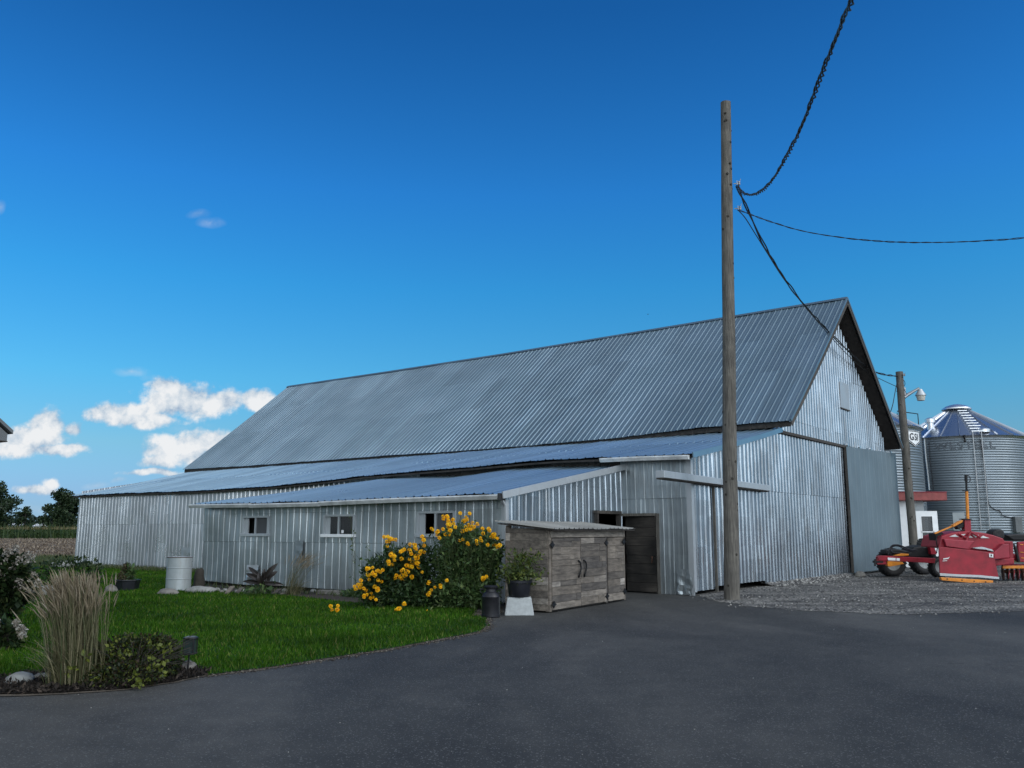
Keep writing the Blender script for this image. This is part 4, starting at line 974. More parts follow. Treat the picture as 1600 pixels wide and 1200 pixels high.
# roof ladder steps on the bin
ap = C1 + UP * 9.3
p0, n0 = on_bin(C1, RB, 1529, 676)
for i in range(9):
    k = (i + 0.4) / 9.0; r = RB + 0.05 - (RB - 0.75) * k; z = 7.12 + 2.0 * (RB + 0.17 - r) / (RB - 0.33)
    s = np.array([-n0[1], n0[0], 0]); w = 0.75 - 0.03 * i
    mb = MB(); c = C1 + n0 * r + UP * (z + 0.06); mb.box(c - s * w / 2, s * w, n0 * 0.12, UP * 0.035); mb.build("roof_step", M["bright_steel"], bin1)
ventp = C1 + np.array([-0.86, -0.5, 0]) * 2.75 / np.linalg.norm([0.86, 0.5]) + UP * 7.57
mb = MB(); mb.lathe([(0.20, -0.2), (0.20, 0.42), (0.30, 0.43), (0.30, 0.66), (0.12, 0.74), (0, 0.75)], ventp + UP * 0.1, 18, cap=False); mb.build("vent", M["bright_steel"], bin1, smooth=True)
hp_, hn = on_bin(C1, RB, 1541, 676); hpos = C1 + hn * (RB - 0.35) + UP * 7.39
mb = MB(); mb.lathe([(0.36, -0.1), (0.36, 0.08), (0.2, 0.17), (0, 0.19)], hpos, 20, cap=False); mb.build("hatch", M["bright_steel"], bin1, smooth=True)
mb = MB(); pa, na = on_bin(C1, RB, 1506, 682); mb.tube([pa + na * 0.05, pa + na * 0.35, pa + na * 0.45 - UP * 0.35], 0.08, 8); mb.build("flood_lamp", M["iron"], bin1)
# conduit along the wall, doors, panel
mb = MB(); pts = []
for x, y in [(1531, 686), (1537, 720), (1541, 755), (1544, 785), (1552, 795), (1562, 799), (1567, 806), (1582, 809)]:
    p, n = on_bin(C1, RB + 0.03, x, y); pts.append(p + n * 0.04)
mb.tube(spline(pts, 4), 0.022, 6); mb.build("conduit", M["cable"], bin1)
mb = MB(); pts = []
for x, y in [(1445, 684), (1447, 710), (1451, 745), (1453, 766)]:
    p, n = on_bin(C1, RB + 0.03, x, y); pts.append(p + n * 0.05)
mb.tube(pts, 0.05, 6); mb.build("conduit", M["trim"], bin1)
mb = MB(); pts = []
for x, y in [(1452, 690), (1453, 715), (1457, 745), (1459, 766)]:
    p, n = on_bin(C1, RB + 0.03, x, y); pts.append(p + n * 0.04)
mb.tube(pts, 0.02, 6); mb.build("conduit", M["cable"], bin1)
def bin_panel(name, parent, C0, x0, y0, x1, y1, m, thick=0.05):
    a, n = on_bin(C0, RB + 0.05, x0, y0); b, n2 = on_bin(C0, RB + 0.05, x1, y1); mb = MB(); s = b - a; s[2] = 0
    nn = (n + n2) / 2; mb.box(a - UP * (a[2] - b[2]) - nn * 0.02, s, nn * thick, UP * (a[2] - b[2])); return mb.build(name, m, parent, bevel=0.01)
bin_panel("door", bin1, C1, 1488, 801, 1509, 829, M["greyhut"]); dp = bin_panel("control_panel", bin1, C1, 1582, 807, 1595, 832, M["housegrey"], 0.2)
def bin_text(parent, txt, C0, R, pxc, pyc, size, m, name, stretch=1.0):
    cu = bpy.data.curves.new("lettering", "FONT"); cu.body = txt; cu.size = 1.0; cu.align_x = "CENTER"; cu.align_y = "CENTER"; cu.space_character = 1.15; cu.offset = 0.012
    o = bpy.data.objects.new("lettering", cu); COL.objects.link(o); dg = bpy.context.evaluated_depsgraph_get(); me = bpy.data.meshes.new_from_object(o.evaluated_get(dg))
    V = np.array([v.co for v in me.vertices]); Fs = [tuple(p.vertices) for p in me.polygons]; bpy.data.objects.remove(o)
    p, n = on_bin(C0, R, pxc, pyc); a0 = math.atan2(n[1], n[0]); out = []
    for v in V:
        a = a0 + v[0] * size * stretch / R; out.append(C0 + np.array([math.cos(a), math.sin(a), 0]) * R + UP * (p[2] - C0[2] + v[1] * size))
    mb = MB(); mb.add(out, Fs); return mb.build(name, m, parent)
M["faded"] = simple("faded_paint", (0.05, 0.06, 0.07), 0.6, 0.3, 0.5, 14, 0.0, (0.20, 0.23, 0.26))
bin_text(bin1, "WESTEEL", C1, RB + 0.05, 1508, 696, 0.62, M["faded"], "lettering", 1.18)
pc, nc = on_bin(C2, 3.76, 1429, 683); a0 = math.atan2(nc[1], nc[0]); mb = MB()
def badge(scale, r, zoff=0.0):
    return [C2 + np.array([math.cos(a0 + x * scale / 3.76), math.sin(a0 + x * scale / 3.76), 0]) * r + UP * (pc[2] + y * scale) for x, y in ((-0.75, -0.22), (0, -0.55), (0.75, -0.22), (0.75, 0.38), (0, 0.38), (-0.75, 0.38))]
mb.add(badge(0.92, 3.775), [tuple(range(6))]); bd_ = mb.build("badge", M["white"], bin2)
mb = MB(); A_, B_ = badge(0.86, 3.785), badge(0.78, 3.785); mb.add(A_ + B_, [(i, (i + 1) % 6, 6 + (i + 1) % 6, 6 + i) for i in range(6)]); mb.build("badge_border", M["black"], bd_)
bin_text(bd_, "GSI", C2, 3.79, 1429, 683, 0.52, M["black"], "badge_lettering", 1.1)
mb = MB(); e0 = C2 + UP * 7.25 + np.array([math.cos(a0 + 0.25), math.sin(a0 + 0.25), 0]) * 3.7
mb.tube([e0 + np.array([-1.0, 0.3, 0.75]), e0 + np.array([-1.0, 0.3, 0.95]), e0 + np.array([0.0, 0, 0.75]), e0 - UP * 0.15], 0.03, 6); mb.build("guard_rail", M["iron"], bin2)

# ------------------------------------------------------------------ white hut with red fascia and an open half-glazed door
HY = 40.0
hut = thing("hut", "small white hut with a flat dark red fascia between the barn and the bins", "hut", D(1425, 884, HY) * np.array([1, 1, 0]))
def px_slab(mb, pts, Y, th, mi=0): mb.prism([D(x, y, Y) for x, y in pts], (0, th, 0), mi)
hx0, hx1 = D(1380, 800, HY)[0], D(1446, 800, HY)[0]
mb = MB(); mb.box((hx0, HY, 0), (D(1427, 790, HY)[0] - hx0, 0, 0), (0, 3.0, 0), UP * 3.22); mb.build("wall", M["white"], hut)
mb = MB(); mb.box((D(1427, 790, HY)[0], HY + 0.12, 0), (hx1 - D(1427, 790, HY)[0], 0, 0), (0, 2.8, 0), UP * 3.2); mb.build("wall", M["greyhut"], hut)
zf = D(1440, 782.5, HY)[2]; zt = D(1440, 770, HY)[2]
mb = MB(); mb.box((hx0 - 0.2, HY - 0.45, zf), (D(1479, 776, HY)[0] - hx0, 0.0, 0), (0, 3.6, 0), UP * (zt - zf)); mb.build("fascia", M["redfascia"], hut, bevel=0.02)
mb = MB(); mb.box((hx0 - 0.22, HY - 0.47, zt), (D(1480, 776, HY)[0] - hx0, 0.0, 0), (0, 3.64, 0), UP * 0.03); mb.build("roof_edge", M["redlight"], hut)
# door swung open, facing us
dx0, dx1 = D(1433, 840, HY - 0.2)[0], D(1466.5, 840, HY - 0.2)[0]; zd = D(1450, 798.5, HY - 0.2)[2]
def rect(mb, x0, x1, z0, z1, y0, y1): mb.box((x0, y0, z0), (x1 - x0, 0, 0), (0, y1 - y0, 0), UP * (z1 - z0))
DY = HY - 0.25; wx0, wx1 = dx0 + 0.18, dx1 - 0.2; wz0, wz1 = zd - 1.52, zd - 0.24
mb = MB(); rect(mb, dx0, wx0, 0.1, zd, DY, DY + 0.06); rect(mb, wx1, dx1, 0.1, zd, DY, DY + 0.06); rect(mb, wx0, wx1, wz1, zd, DY + 0.002, DY + 0.058); rect(mb, wx0, wx1, 0.1, wz0, DY + 0.002, DY + 0.058)
dr = mb.build("door", M["white"], hut)
mb = MB(); zm = (wz0 + wz1) / 2 - 0.05; rect(mb, wx0, wx1, zm - 0.02, zm + 0.02, DY - 0.01, DY + 0.05); rect(mb, wx0, wx0 + 0.05, wz0, wz1, DY - 0.01, DY - 0.001); rect(mb, wx1 - 0.05, wx1, wz0, wz1, DY - 0.01, DY - 0.001); mb.build("glazing_bar", M["white"], dr)
mb = MB(); rect(mb, wx0, wx1, wz0, wz1, DY + 0.02, DY + 0.03); mb.build("pane", M["glass"], dr)

# ------------------------------------------------------------------ red implement
M["rimgrey"] = simple("rimgrey", (0.22, 0.23, 0.23), 0.5, 0.2, 0.3)
def tyre(parent, c, axis, R, wdt, name="wheel"):
    axis = np.array(axis, float); axis /= np.linalg.norm(axis); c = np.array(c, float)
    h = wdt / 2; mb = MB()
    mb.lathe([(R * 0.56, -h * 0.8), (R * 0.72, -h * 1.02), (R * 0.90, -h), (R * 0.965, -h * 0.75), (R * 0.985, 0), (R * 0.965, h * 0.75), (R * 0.90, h), (R * 0.72, h * 1.02), (R * 0.56, h * 0.8)], c, 40, axis, cap=False)
    x = np.cross(UP if abs(axis[2]) < .9 else np.array([1, 0, 0.0]), axis); x /= np.linalg.norm(x); y = np.cross(axis, x)
    for i in range(22):
        for sg in (-1, 1):
            a = 2 * PI * (i + (0.5 if sg > 0 else 0)) / 22; b = a + 0.20
            ra = math.cos(a) * x + math.sin(a) * y; rb = math.cos(b) * x + math.sin(b) * y
            ta = -math.sin(a) * x + math.cos(a) * y
            mb.prism([c + ra * R * 0.94 + axis * sg * h * 0.98, c + ra * R * 0.94 + ta * 0.045 + axis * sg * h * 0.98, c + rb * R * 0.965 + ta * 0.045, c + rb * R * 0.965], (ra) * R * 0.045)
    w = mb.build(name, M["rubber"], parent)
    for p in list(w.data.polygons)[:320]: p.use_smooth = True
    mb = MB(); mb.lathe([(0.0, -h * 0.2), (R * 0.22, -h * 0.2), (R * 0.24, -h * 0.45), (R * 0.46, -h * 0.35), (R * 0.5, -h * 0.75), (R * 0.57, -h * 0.86), (R * 0.57, h * 0.8), (R * 0.0, h * 0.4)], c, 28, axis, cap=False); mb.build("rim", M["rimgrey"], w)
    return w
IY = 28.6
imp = thing("towed_implement", "dark red towed land implement with orange cutting edge and upright orange mast", "farm implement", (D(1510, 905, IY)[0], IY, 0))
V3 = lambda x, y, Y: D(x, y, Y)
mb = MB(); px_slab(mb, [(1467, 854), (1553, 863.4), (1556, 880), (1561, 904), (1469, 897.5)], 28.2, 0.06); bl = mb.build("side_panel", M["redpaint"], imp, bevel=0.012)
mb = MB(); px_slab(mb, [(1468.5, 895.5), (1500, 897.5), (1530, 898.5), (1561, 901.5), (1561.3, 905), (1530, 902), (1500, 901), (1469, 899.5)], 28.18, 0.03); mb.build("worn_edge", M["trim"], bl)
mb = MB(); px_slab(mb, [(1474, 872.6), (1481, 871.6), (1484, 870), (1482, 873.2), (1474, 874.4)], 28.185, 0.012); px_slab(mb, [(1473, 876), (1480, 875.5), (1480, 876.5), (1473, 877)], 28.185, 0.012); mb.build("decal", M["offwhite"], bl)
mb = MB(); px_slab(mb, [(1545.5, 865), (1552, 865.6), (1552, 871), (1546, 870.4)], 28.18, 0.014); mb.build("reflector", M["white"], bl)
mb = MB(); px_slab(mb, [(1548, 866.2), (1550, 866.4), (1550, 869.5), (1548, 869.2)], 28.17, 0.008); mb.build("reflector_mark", M["black"], bl)
mb = MB(); px_slab(mb, [(1470.5, 902), (1552, 907), (1552.5, 913.8), (1471.5, 906.8)], 28.0, 0.14); cut = mb.build("cutting_edge", M["orange"], imp, bevel=0.012)
for x, y in ((1480, 904.6), (1503, 906.4), (1522, 908), (1540, 909.2)):
    mb = MB(); mb.lathe([(0.0, -0.02), (0.02, -0.018), (0.022, 0.0)], D(x, y, 28.0), 8, (0, 1, 0), cap=False); mb.build("bolt", M["rusty"], cut)
mb = MB(); px_slab(mb, [(1471, 838), (1480, 834.5), (1488, 832.2), (1502, 830.4), (1516, 829.8), (1535, 832.2), (1552, 836), (1567, 841), (1572, 848), (1553, 863), (1467, 855)], 28.5, 1.3); hood = mb.build("hood", M["redpaint"], imp, bevel=0.03)
mb = MB(); px_slab(mb, [(1475, 842), (1523, 845.5), (1512.5, 858.5), (1479, 854)], 28.36, 0.13); mb.build("hood_panel", M["redlight"], hood, bevel=0.02)  # lit fold of the hood, its light put in as a paler red
mb = MB(); mb.prism([D(1520, 856, 28.38), D(1535, 854.4, 28.38), D(1550, 858.5, 28.38), D(1553, 862, 28.38), D(1540, 858.5, 28.38), D(1528, 857.5, 28.38)], (0, 0.1, 0)); mb.build("worn_lip", M["trim"], hood)
for tri in ([(1483.5, 838.4), (1498.6, 839), (1492.6, 835)], [(1499, 834.8), (1509, 834.2), (1503.8, 839)], [(1508.4, 840), (1520.7, 840), (1514.4, 836)], [(1519.5, 835.4), (1530, 836), (1525, 840)], [(1531.2, 840.6), (1546.3, 840.8), (1536, 837)]):
    mb = MB(); px_slab(mb, tri, 28.475, 0.02); mb.build("truss_opening", M["offwhite"], hood)  # pale plates stand in for the openings of the truss
mb = MB(); mb.tube([D(1507, 850, 28.42), D(1516, 832, 28.42)], 0.035, 6); mb.tube([D(1516, 831, 28.42), D(1532, 840, 28.42)], 0.03, 6); mb.tube([D(1498, 834, 28.42), D(1510, 841, 28.42)], 0.025, 6); mb.build("truss_bar", M["redpaint"], hood)
# mast with hydraulic ram
mb = MB(); px_slab(mb, [(1507.5, 811), (1517, 811.5), (1518, 832), (1507.5, 831)], 28.55, 0.22); mb.build("mast_base", M["redpaint"], imp, bevel=0.012)
mb = MB(); mb.tube([D(1512.3, 813, 28.66), D(1510.3, 766.5, 28.66)], 0.048, 10); mast = mb.build("mast", M["orange"], imp, smooth=True)
mb = MB(); mb.tube([D(1510.3, 768, 28.66), D(1509.4, 742, 28.66)], 0.034, 8); mb.tube([D(1509.5, 752, 28.66), D(1509.3, 742, 28.66)], 0.05, 8); mb.box(D(1507, 767.3, 28.6), (0.16, 0, 0), (0, 0.14, 0), UP * 0.02); mb.build("ram", M["iron"], mast)
mb = MB(); mb.tube(spline([D(1510, 742.5, 28.66), D(1514, 744, 28.66), D(1516.3, 749, 28.66), D(1514.5, 753, 28.66), D(1511, 754.5, 28.66)], 6), 0.014, 6); mb.build("hose", M["cable"], mast)
mb = MB(); px_slab(mb, [(1505.5, 810.2), (1518.5, 810.8), (1518.3, 812), (1505.5, 811.6)], 28.5, 0.3); mb.build("mast_plate", M["iron"], imp)
mb = MB(); px_slab(mb, [(1460, 833), (1489, 821), (1489.6, 823), (1462, 834.6)], 28.55, 0.09); px_slab(mb, [(1489, 820.5), (1500, 814), (1505, 812.6), (1504, 816), (1490, 823.6)], 28.5, 0.16); mb.build("lift_arm", M["orange"], imp, bevel=0.01)
mb = MB(); px_slab(mb, [(1495.5, 822.5), (1507, 815.5), (1507, 823), (1498, 827.5)], 28.6, 0.25); mb.tube(spline([D(1497, 825, 28.5), D(1503, 829, 28.5), D(1508, 827, 28.5)], 5), 0.016, 5); mb.build("valve_block", M["iron"], imp, bevel=0.02)
mb = MB(); px_slab(mb, [(1462, 834), (1472, 831.6), (1476, 836), (1473, 846), (1468, 856), (1464, 847)], 28.75, 0.5); mb.tube(spline([D(1464, 838, 28.6), D(1463, 846, 28.6), D(1464.5, 855, 28.6), D(1463.5, 864, 28.6)], 5), 0.018, 5); mb.tube(spline([D(1469, 835, 28.6), D(1472, 846, 28.6), D(1469, 853, 28.6)], 5), 0.016, 5); mb.build("pivot_frame", M["iron"], imp)
# side wing on the right
mb = MB(); px_slab(mb, [(1553, 863), (1568, 849.5), (1577.5, 850), (1578, 871.5), (1554.5, 874)], 28.3, 0.5); mb.build("wing", M["redlight"], imp, bevel=0.02)
mb = MB(); px_slab(mb, [(1566, 845), (1583, 846), (1584, 876), (1578, 876), (1577.5, 850), (1568, 849.4)], 28.9, 0.8); mb.build("wing_frame", M["redpaint"], imp, bevel=0.02)
mb = MB(); px_slab(mb, [(1553, 875), (1585, 872), (1585, 881), (1557, 884)], 28.6, 0.6); mb.build("lower_frame", M["redpaint"], imp, bevel=0.02)
mb = MB(); px_slab(mb, [(1551, 838), (1552, 831), (1557, 827), (1564, 826), (1570, 829), (1571, 838), (1568, 844)], 29.2, 0.5); mb.build("engine_cover", M["rubber"], imp, bevel=0.08)
# tongue
TY = 30.9
mb = MB(); mb.prism([D(1376, 868, TY), D(1462, 872.3, TY), D(1461, 880.2, TY), D(1412, 877.6, TY), D(1374, 876, TY), D(1371.5, 870.6, TY)], (0, 0.22, 0)); tg = mb.build("tongue", M["redpaint"], imp, bevel=0.012)
mb = MB(); px_slab(mb, [(1371, 872), (1383, 873), (1386.5, 882), (1371, 882)], TY + 0.03, 0.14); mb.build("hitch_plate", M["redpaint"], tg, bevel=0.01)
mb = MB(); px_slab(mb, [(1365.5, 876), (1380, 877), (1380, 879.5), (1365.5, 879.5)], TY + 0.02, 0.12); mb.tube([D(1367.3, 873.5, TY), D(1367.3, 884.5, TY)], 0.035, 6); mb.build("hitch", M["iron"], tg)
mb = MB(); px_slab(mb, [(1387, 871.2), (1399.5, 871.8), (1399.5, 876), (1387.5, 875.4)], TY - 0.012, 0.01); px_slab(mb, [(1400.8, 871.9), (1406, 872.2), (1406, 876.4), (1400.8, 876.1)], TY - 0.012, 0.01); mb.build("sticker", M["white"], tg)
mb = MB(); px_slab(mb, [(1387, 877), (1397, 877.4), (1410, 878), (1413, 881), (1404, 883), (1390, 885.5), (1387, 884.5)], TY - 0.02, 0.2); mb.build("jack", M["orange"], tg, bevel=0.01)
mb = MB(); px_slab(mb, [(1398, 868.5), (1410, 864.5), (1420, 865.5), (1420, 868), (1410, 868.6)], TY - 0.02, 0.2); mb.build("latch_bar", M["orange"], tg, bevel=0.01)
mb = MB()
mb.tube(spline([D(1388, 867, TY + .1), D(1389, 859, TY + .1), D(1394, 852.5, TY + .1), D(1402, 851.3, TY + .1), D(1411, 854, TY + .1), D(1421, 858.5, TY + .1), D(1434, 860, TY + .1)], 6), 0.022, 6)
mb.tube(spline([D(1392, 867, TY + .15), D(1391, 859, TY + .15), D(1396, 853.5, TY + .15), D(1405, 853.5, TY + .15), D(1415, 858.5, TY + .15), D(1428, 862, TY + .15)], 6), 0.022, 6)
mb.tube(spline([D(1390, 858, TY + .12), D(1396, 863.5, TY + .12), D(1408, 864, TY + .12), D(1424, 861, TY + .12)], 6), 0.022, 6)
mb.build("hose", M["cable"], tg)
mb = MB(); mb.prism([D(1418, 866, 31.6), D(1428, 855, 31.6), D(1442, 852, 31.6), D(1455, 856, 31.6), D(1463, 864, 31.6), D(1463, 872, 31.6), D(1420, 872, 31.6)], (0, 0.9, 0)); mb.build("axle_frame", M["iron"], imp, bevel=0.06)
mb = MB(); px_slab(mb, [(1453, 853.5), (1460, 854.5), (1464, 866), (1455, 866)], 31.4, 0.2); mb.build("axle_bracket", M["redpaint"], imp)
mb = MB(); px_slab(mb, [(1384, 859), (1404, 858), (1420, 861), (1420, 866), (1384, 866.5)], 31.3, 0.5); mb.build("cross_member", M["iron"], imp, bevel=0.04)
tyre(imp, (D(1392.5, 880, 31.9)[0], 31.9, 0.50), (0.12, -1, 0.0), 0.505, 0.36)
tyre(imp, (D(1441.5, 874, 33.2)[0], 33.2, 0.53), (0.2, -1, 0.0), 0.53, 0.36)
tyre(imp, (D(1445, 858, 34.6)[0], 34.6, 0.82), (0.75, -0.66, 0.0), 0.5, 0.38)
tyre(imp, (D(1466, 880, 31.2)[0], 31.2, 0.36), (0.2, -1, 0.0), 0.36, 0.26)

# ------------------------------------------------------------------ harrow beside it
RY = 28.9
har = thing("harrow", "red tined harrow with an orange front bar at the right edge, beside the red implement", "farm implement", (D(1600, 900, RY)[0], RY, 0))
xr = D(1700, 880, RY)[0]; x0_ = D(1567, 885, RY)[0]
zb = D(1585, 886, RY)[2]
mb = MB(); mb.box((x0_, RY, zb - 0.05), (xr - x0_, 0, 0.02), (0, 0.08, 0), UP * 0.09); mb.build("front_bar", M["orange"], har, bevel=0.01)
mb = MB(); px_slab(mb, [(1591, 847), (1600, 846), (1700, 848), (1700, 880), (1592, 878)], 29.3, 0.12); mb.build("side_plate", M["redpaint"], har, bevel=0.015)
for x, y in ((1594, 850), (1594.5, 862), (1596, 871)):
    mb = MB(); px_slab(mb, [(x, y), (x + 5, y + 0.6), (x + 5, y + 1.8), (x, y + 1.2)], 29.28, 0.01); mb.build("decal", M["orange"], har)
mb = MB(); mb.tube([D(1566, 884, 29.6), D(1700, 885, 29.6)], 0.06, 8); mb.tube([D(1575, 868, 29.9), D(1700, 866, 29.9)], 0.06, 8); px_slab(mb, [(1580, 862), (1592, 874), (1591, 878), (1577, 868)], 29.5, 0.1); mb.build("frame", M["redpaint"], har)
mb = MB(); mb.tube([D(1586, 855, 29.2), D(1592, 878, 29.2)], 0.05, 8); mb.tube([D(1584, 850, 29.2), D(1588, 864, 29.2)], 0.028, 8); mb.build("ram", M["iron"], har)
mb = MB(); px_slab(mb, [(1569, 835), (1590, 834), (1700, 838), (1700, 846), (1583, 845)], 30.4, 0.8); mb.build("seed_box", M["iron"], har, bevel=0.05)
mb = MB(); mb.tube([D(1570, 893, 29.1), D(1700, 893, 29.1)], 0.055, 8); mb.build("roller_shaft", M["rusty"], har)
for i in range(18):
    bx = x0_ + 0.10 + i * 0.155
    mb = MB(); mb.lathe([(0.0, -0.012), (0.11, -0.012), (0.23, -0.02), (0.24, 0.0), (0.11, 0.012), (0.0, 0.012)], (bx, 29.1, 0.25), 18, (1, -0.35, 0), cap=False); mb.build("disc", M["rusty"], har)
for i in range(16):
    bx = x0_ + 0.15 + i * 0.17
    mb = MB(); mb.tube(spline([(bx, 29.05, zb), (bx + 0.05, 28.92, zb - 0.12), (bx - 0.02, 28.85, zb - 0.28), (bx + 0.03, 28.95, 0.08)], 4), 0.012, 5); mb.build("tine", M["redlight"], har)

# loose block and rock by the sliding door
def rock(name, label, c, r, m, seed, group=None, sub=3):
    import bmesh
    bm = bmesh.new(); bmesh.ops.create_icosphere(bm, subdivisions=sub, radius=1)
    me = bpy.data.meshes.new(name); r = np.array(r, float)
    for v in bm.verts:
        k = 1 + 0.22 * mnoise.noise(v.co * 1.3 + Vector((seed, 0, 0))) + 0.08 * mnoise.noise(v.co * 4 + Vector((seed, 3, 0)))
        v.co = Vector((v.co.x * k * r[0], v.co.y * k * r[1], max(v.co.z * k, -0.35) * r[2]))
    bm.to_mesh(me); bm.free(); me.materials.append(m)
    for p in me.polygons: p.use_smooth = True
    o = bpy.data.objects.new(name, me); COL.objects.link(o); o.location = tuple(map(float, c)); BASES[o.name] = np.array(c)
    return tag(o, label, "stone", group)
g = G(1344, 902); rock("rock", "grey brown rock lying in front of the foot of the sliding door", (g[0], g[1], 0.07), (0.19, 0.15, 0.16), M["stone"], 2.2)
g = G(1353, 896.5); mb = MB(); blk = thing("cinder_block", "dark hollow concrete block lying behind the rock at the sliding door", "concrete block", (g[0], g[1], 0))
u = np.array([0.97, 0.24, 0]); v_ = np.array([-0.24, 0.97, 0]); p = np.array([g[0] - .19, g[1], 0.0])
for k in (0, 0.165, 0.33): mb.box(p + u * k, u * 0.04, v_ * 0.19, UP * 0.185)
mb.box(p + UP * 0.001, u * 0.37, v_ * 0.035, UP * 0.183); mb.box(p + v_ * 0.155 + UP * 0.001, u * 0.37, v_ * 0.034, UP * 0.183); mb.build("shell", M["housegrey"], blk)
#__PART4__
# ------------------------------------------------------------------ things against the side shed
gc_ = G(767, 964.5)
mb = MB(); mb.lathe([(0.0, 0.0), (0.165, 0.0), (0.178, 0.015), (0.178, 0.055), (0.172, 0.06), (0.172, 0.37), (0.178, 0.38), (0.172, 0.39), (0.155, 0.43), (0.105, 0.475), (0.10, 0.52), (0.11, 0.525), (0.112, 0.54)], gc_, 32, cap=False)
can = thing("milk_can", "old black metal milk can standing at the lawn corner by the yellow flowers", "milk can", gc_)
bd = mb.build("body", M["milkcan"], can, smooth=True)
mb = MB(); mb.lathe([(0.112, 0.535), (0.135, 0.54), (0.14, 0.57), (0.12, 0.585), (0.05, 0.59), (0.0, 0.588)], gc_, 28, cap=False); mb.build("lid", M["milkcan"], can, smooth=True)
for sg in (-1, 1):
    mb = MB(); mb.tube(spline([gc_ + np.array([sg * 0.14, -0.02, 0.435]), gc_ + np.array([sg * 0.2, -0.02, 0.47]), gc_ + np.array([sg * 0.19, -0.02, 0.52]), gc_ + np.array([sg * 0.115, -0.02, 0.505])], 5), 0.011, 6); mb.build("handle", M["milkcan"], can)
gb = G(811.5, 962); mb = MB(); hb = 0.335
bt = [(-.285, -.2), (.285, -.2), (.285, .2), (-.285, .2)]; tp = [(-.23, -.16), (.23, -.16), (.23, .16), (-.23, .16)]
mb.add([gb + np.array([x, y + .2, 0]) for x, y in bt] + [gb + np.array([x, y + .2, hb]) for x, y in tp], [(3, 2, 1, 0), (4, 5, 6, 7), (0, 1, 5, 4), (1, 2, 6, 5), (2, 3, 7, 6), (3, 0, 4, 7)])
plin = mb.build("concrete_plinth", M["concrete"], None, base=gb, bevel=0.012); tag(plin, "pale grey tapered concrete block under the black round pot", "plinth")
pc0 = gb + np.array([0, 0.2, hb])
pot = thing("potted_plant", "black round plastic pot of yellowish green leaves on the pale concrete block", "potted plant", pc0)
mb = MB(); mb.lathe([(0.0, 0.004), (0.185, 0.004), (0.20, 0.02), (0.235, 0.27), (0.258, 0.275), (0.262, 0.325), (0.245, 0.325), (0.24, 0.27), (0.0, 0.26)], pc0, 36, cap=False); mb.build("pot", M["blackpl"], pot, smooth=True)
mb = MB()
def stems_to(mb, base, tips, r=0.006, bow=0.08):
    for t in tips:
        t = np.array(t); m = (base + t) / 2 + np.array([RNG.normal() * bow, RNG.normal() * bow, 0.02]); mb.tube(spline([base, m, t], 4), [r] * 9, 4)
tips = pc0 + np.stack([RNG.normal(size=40) * 0.18, RNG.normal(size=40) * 0.12, RNG.uniform(0.4, 0.85, 40)], 1) * np.array([1, 1, 1])
stems_to(mb, pc0 + UP * 0.27, tips); mb.build("stems", M["stem"], pot)
P = np.concatenate([t + RNG.normal(size=(14, 3)) * 0.06 for t in tips] + [pc0 + UP * 0.4 + RNG.normal(size=(450, 3)) * np.array([0.17, 0.13, 0.08])])
V, Q = leaf_quads(P, 0.075, 0.5, 0.4); rawmesh("leaves", V, Q, M["potleaf"], pot)
# galvanised drum
gd = G(278, 923.5)
drum = thing("steel_drum", "whitish galvanised steel drum standing on the lawn near the shed corner", "drum", gd)
mb = MB(); R_ = 0.325; mb.lathe([(R_, 0.0), (R_ + .012, 0.006), (R_, 0.02), (R_, 0.29), (R_ + .012, 0.30), (R_, 0.31), (R_, 0.58), (R_ + .012, 0.59), (R_, 0.60), (R_, 0.86), (R_ + .014, 0.875), (R_, 0.885), (R_ - 0.015, 0.88), (R_ - 0.02, 0.5), (0.0, 0.48)], gd + UP * 0.03, 48, cap=False); mb.build("body", M["drum"], drum, smooth=True)
mb = MB(); mb.lathe([(R_ + .004, 0.865), (R_ + .018, 0.875), (R_ + .004, 0.885), (R_ - .01, 0.88)], gd + UP * 0.03, 48, cap=False); mb.build("rim", M["rusty"], drum)
# dark stump beside the drum
gs = G(305, 922) + np.array([0.0, 0.25, 0]); mb = MB(); prof = []
mb.lathe([(0.17, 0), (0.16, 0.2), (0.13, 0.36), (0.11, 0.5), (0.06, 0.56), (0.0, 0.53)], gs, 14, cap=False)
mb.v = [tuple(np.array(p) + 0.05 * np.array(mnoise.noise_vector(Vector(p) * 4))) for p in mb.v]
tag(mb.build("stump", M["bark"], None, base=gs, smooth=True), "dark rotten stump between the steel drum and the shed wall", "stump")
# black trough planter with a small conifer
gp = G(192, 924); pl_ = thing("planter", "low black planter tub with a small conifer standing on the far lawn", "planter", gp)
mb = MB(); w, d_ = 0.33, 0.2; o_ = gp + np.array([0, 0.25, 0])
mb.lathe([(0.0, 0.0), (0.29, 0.0), (0.33, 0.27), (0.35, 0.27), (0.35, 0.30), (0.31, 0.30), (0.30, 0.24), (0, 0.24)], o_, 6, cap=False); mb.build("tub", M["blackpl"], pl_, bevel=0.01)
n = 900; h = RNG.random(n) ** 1.3; rr = 0.22 * (1 - h) + 0.03; a = RNG.random(n) * 6.28
P = o_ + np.stack([-0.08 + rr * np.cos(a) * RNG.random(n) ** 0.4, rr * np.sin(a), 0.25 + 0.48 * h], 1)
V, Q = leaf_quads(P, 0.055, 0.4, 0.5); rawmesh("foliage", V, Q, M["brownleaf"], pl_)
P = o_ + np.array([0.10, -0.05, 0.45]) + RNG.normal(size=(60, 3)) * np.array([0.05, 0.05, 0.13]); V, Q = leaf_quads(P, 0.16, 0.45, 0.9); rawmesh("foliage", V, Q, M["bushleaf2"], pl_)
mb = MB(); mb.tube([o_ + UP * 0.2 + np.array([-.08, 0, 0]), o_ + UP * 0.68 + np.array([-.08, 0, 0])], [0.02, 0.006], 5); mb.build("stem", M["bark"], pl_)
